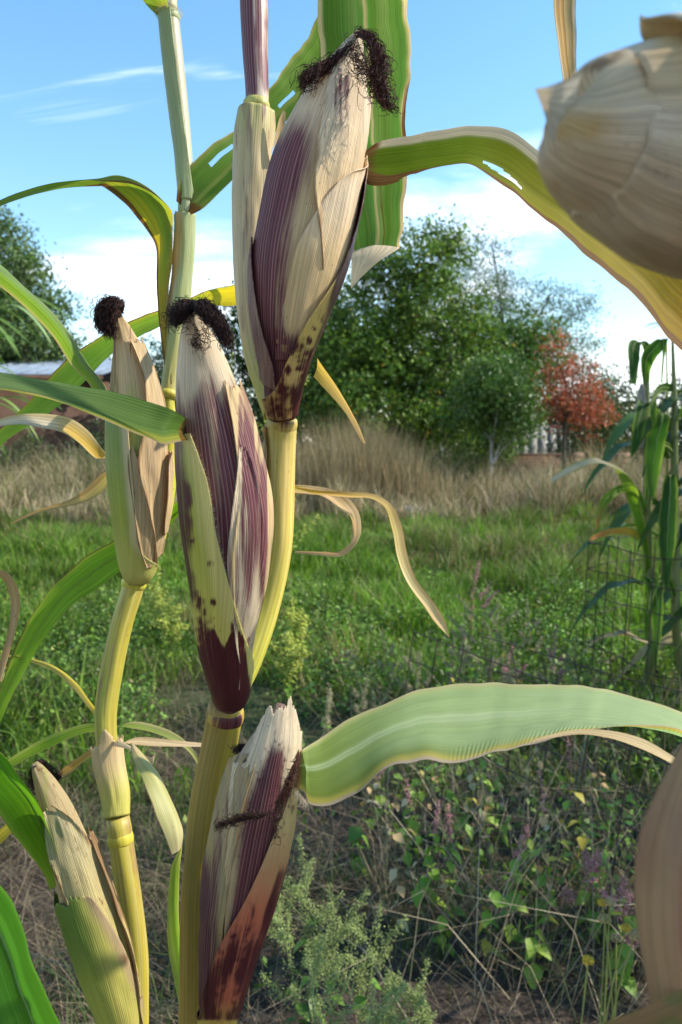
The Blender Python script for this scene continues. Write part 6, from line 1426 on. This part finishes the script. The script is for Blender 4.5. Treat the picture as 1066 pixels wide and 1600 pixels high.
# grey seed plumes at the lawn edge
PLUMES = ['topmost grey seed plume in the weeds right of the curled dry leaf', 'grey plume just right of the topmost one', 'plume left of the topmost grey plume, near the hanging leaf tip', 'plume right of the topmost pair over the lawn edge', 'low plume left of the yellow-leaved weeds', 'tan plume between the hanging leaf tip and the wire cage', 'short tan plume just above the pale maize leaf', 'tall grey plume nearest the lawn, left of the wire cage', 'tall plume beside the ragged tip of the lowest ear', 'shorter plume beside the ragged tip of the lowest ear', 'grey plume under the hanging dry leaf tip', 'low grey plume behind the rising edge of the pale leaf', 'grey plume left of the wire cage', 'low plume right behind the top of the pale leaf', 'plume midway between the lowest ear and the hanging leaf tip', 'plume at the foot of the wire cage', 'short plume behind the wavy top of the pale leaf', 'thin pink plume below the curled dry leaf']
for i, (x, yt, d) in enumerate([(738, 868, 4.6), (752, 905, 4.4), (722, 940, 4.2), (770, 930, 4.6), (700, 985, 4.0), (800, 960, 4.3), (790, 1000, 4.0), (840, 930, 4.8), (512, 1058, 3.4), (500, 1090, 3.3), (612, 980, 4.2), (655, 1010, 3.9), (870, 980, 4.2), (760, 1010, 3.7), (560, 1050, 3.7), (905, 1010, 4.0), (820, 1020, 3.8), (536, 1000, 4.6)]):
    b = place(x, d); h = top_h(x, yt, b)
    weed('plumed_weed', PLUMES[i], 'weed', 'grey plumed weeds at the lawn edge', b, h, .10, 170 + i, ('green', 'lime', 'yellow') if i % 3 else ('green', 'tan'), 10, (*(GREY if i % 6 else PINK), .5, .0034, 150, .016), 5, stem_c=(.18, .19, .08), leaf_s=1.2)
# tall yellow-green flowering weeds
for i, (x, yt, d, lab) in enumerate([(386, 520, 5.2, 'tall yellow-green flowering weed between the two upper purple ears'), (404, 600, 5.6, 'yellow-green flowering weed just left of the upper node'), (244, 872, 5.6, 'yellow-green flowering weed right of the left ear base'), (262, 930, 5.2, 'low yellow-green weed left of the middle ear sheath'), (462, 930, 4.8, 'yellow-green weed just right of the middle yellow stalk'), (446, 985, 4.4, 'low yellow-green weed under the curled dry leaf')]):
    b = place(x, d); h = top_h(x, yt, b)
    weed('flowering_weed', lab, 'weed', 'yellow-green flowering weeds in the lawn', b, h, .05, 200 + i, ('lime', 'green'), 16, ((.30, .36, .04), (.46, .48, .10), .75, .0075, 150, .05), 8, stem_c=(.16, .24, .05), leaf_s=1.6, stem_r=.003)
# yellow button flowers
fm = {}
def flower_plant(label, x, d, heads, seed):
    b = place(x, d)
    root = thing('button_flower', (b[0], b[1], float(gh(*b)) - .01), label, 'flower', 'yellow button flowers at lower right')
    r_ = np.random.default_rng(seed)
    for k, (hx, hy, col, s) in enumerate(heads):
        dd = d + r_.uniform(-.06, .06)
        tip = P(hx, hy, dd); bs = np.array([b[0] + r_.uniform(-.03, .03), b[1] + r_.uniform(-.03, .03), float(gh(*b)) - .01])
        q = np.linspace(0, 1, 12)[:, None]
        st = bs + (tip - bs)*q + np.array([r_.uniform(-.02, .02), 0, 0])*np.sin(q*np.pi)
        mb = MB(); mb.tube(st, np.linspace(.0026, .0016, 12), 6, (.30, .33, .10)); sto = mb.build('stem', M['foliage'], root)
        ga = np.arange(90)*2.39996; zz = 1 - np.arange(90)/90*1.35
        rr = np.sqrt(np.clip(1 - zz**2, 0, 1))
        pp = tip + s*np.stack([rr*np.cos(ga), rr*np.sin(ga), zz*.8], 1)
        v, f = octa(pp, np.full(90, s*.22))
        cc = np.array(col)*r_.uniform(.6, 1.3, (90, 1))
        link('flower_head', mesh_np('flower_head', v, [f], None, {'base': np.repeat(cc, 6, 0)}), M['petal'], root)
    for k in range(9):
        o = link('leaf', LM['dark' if k % 2 else 'green'], None, root)
        o.location = (b[0] + r_.uniform(-.05, .05), b[1] + r_.uniform(-.05, .05), r_.uniform(.05, .22)); o.rotation_euler = (0, r_.uniform(-.3, .6), r_.uniform(0, 6.28)); s = r_.uniform(1.2, 2.0); o.scale = (s, s, s)
Y1, Y2 = (.45, .30, .03), (.34, .26, .12)
flower_plant('cluster of faded button flowers on pale stems at right', 950, 1.62, [(941, 1411, Y1, .0085), (953, 1410, Y2, .0085), (945, 1437, Y2, .0115), (963, 1466, Y2, .0105)], 1)
flower_plant('pair of button flowers nearest the blurred husk', 975, 1.58, [(979, 1450, Y1, .0085), (991, 1461, Y2, .0115)], 2)
flower_plant('single yellow button flower standing alone', 925, 1.6, [(919, 1501, (.5, .34, .03), .010)], 3)
# reeds at the left edge
rd = thing('reed_clump', (-2.25, 5.2, 0), 'clump of arching pale green reeds at the left edge', 'reeds')
rl = []
for j in range(4):
    q = np.linspace(0, 1, 14); L = .6 + .07*j
    c = np.stack([q*L*.75, 0*q, L*(.8*q - (.7 + .12*j)*q**2)], 1); w = .018*np.sin(np.pi*np.clip(q*.9 + .1, 0, 1))**.6
    v = np.stack([c + np.array([0, 1, 0])*w[:, None], c - np.array([0, 0, .006]), c - np.array([0, 1, 0])*w[:, None]], 1).reshape(-1, 3)
    me = mesh_np('leaf', v, [grid_faces(14, 3)], None, {'base': np.broadcast_to(np.array([[.16, .27, .08], [.13, .24, .05], [.22, .32, .12], [.18, .28, .06]][j]), (len(v), 3))}); me.materials.append(M['foliage']); rl.append(me)
r9 = np.random.default_rng(77)
for k in range(7):
    bx, by = -2.52 + r9.uniform(-.2, .16), 5.2 + r9.uniform(-.25, .25); h = r9.uniform(2.35, 2.8)
    t = np.linspace(0, 1, 10); sp = np.stack([bx + .12*t**2*r9.uniform(-1, 1), by + .1*t**2*r9.uniform(-1, 1), h*t], 1)
    mb = MB(); mb.tube(sp, np.linspace(.010, .004, 10), 6, (.22, .28, .09)); mb.build('stem', M['foliage'], rd)
    for j in range(10):
        o = link('leaf', rl[r9.integers(4)], None, rd); o.location = sp[6 + int(j*.35)]; o.rotation_euler = (r9.uniform(-.3, .3), r9.uniform(-.5, .3), r9.uniform(0, 6.28)); s = r9.uniform(.7, 1.1); o.scale = (s, s, s)
# low leafy cover between the weeds
r10 = np.random.default_rng(90)
xy = scatter(10500, 1.9, 7.0, -.62, .66, .2, seed=91, power=1.5)
k = (vn(xy[:, 0]*1.8, xy[:, 1]*1.8, 31) > .22 + .30*r10.random(len(xy))) & ((xy[:, 1] > 3.6) | (xy[:, 0] > -.5 + .5*r10.random(len(xy)))) & ((xy[:, 1] > 3.5) | (r10.random(len(xy)) < .30))
k &= ~((np.abs(xy[:, 0] - .38) < .28) & (xy[:, 1] < 2.35))
xy = xy[k]
cen = np.stack([xy[:, 0], xy[:, 1], gh(xy[:, 0], xy[:, 1]) + r10.uniform(.01, 1., len(xy))**1.3*(.10 + .34*vn(xy[:, 0]*2.6, xy[:, 1]*2.6, 37))], 1)
v, f, c = leaf_cloud(cen, .055, 13, .030, lambda n, q: (np.array([.09, .18, .022])*(1 - q.random((n, 1))) + np.where(q.random((n, 1)) < .1, np.array([[.36, .30, .10]]), np.array([[.21, .31, .06]]))*q.random((n, 1)))*q.uniform(.7, 1.2, (n, 1)), 92, .8, .55)
tag(link('weed_cover', mesh_np('weed_cover', v, [f], None, {'base': c}, False), M['foliage']), 'low tangled green weeds covering the shaded soil', 'ground cover', None, 'stuff')
# maize just outside the picture on the right: casts the shade over the near weeds
for i, (x, y, h) in enumerate([(1.45, 1.5, 2.2), (1.5, 2.2, 2.3), (1.95, 1.8, 2.4), (1.85, 2.9, 2.4), (2.4, 2.4, 2.5), (2.35, 3.3, 2.5), (2.9, 3.0, 2.5), (2.75, 3.9, 2.5), (3.2, 4.6, 2.5), (3.5, 5.5, 2.5), (3.5, 3.6, 2.5)]):
    side_maize(x, y, h, 'maize plant outside the frame at right shading the weeds', 300 + i)
done_things()
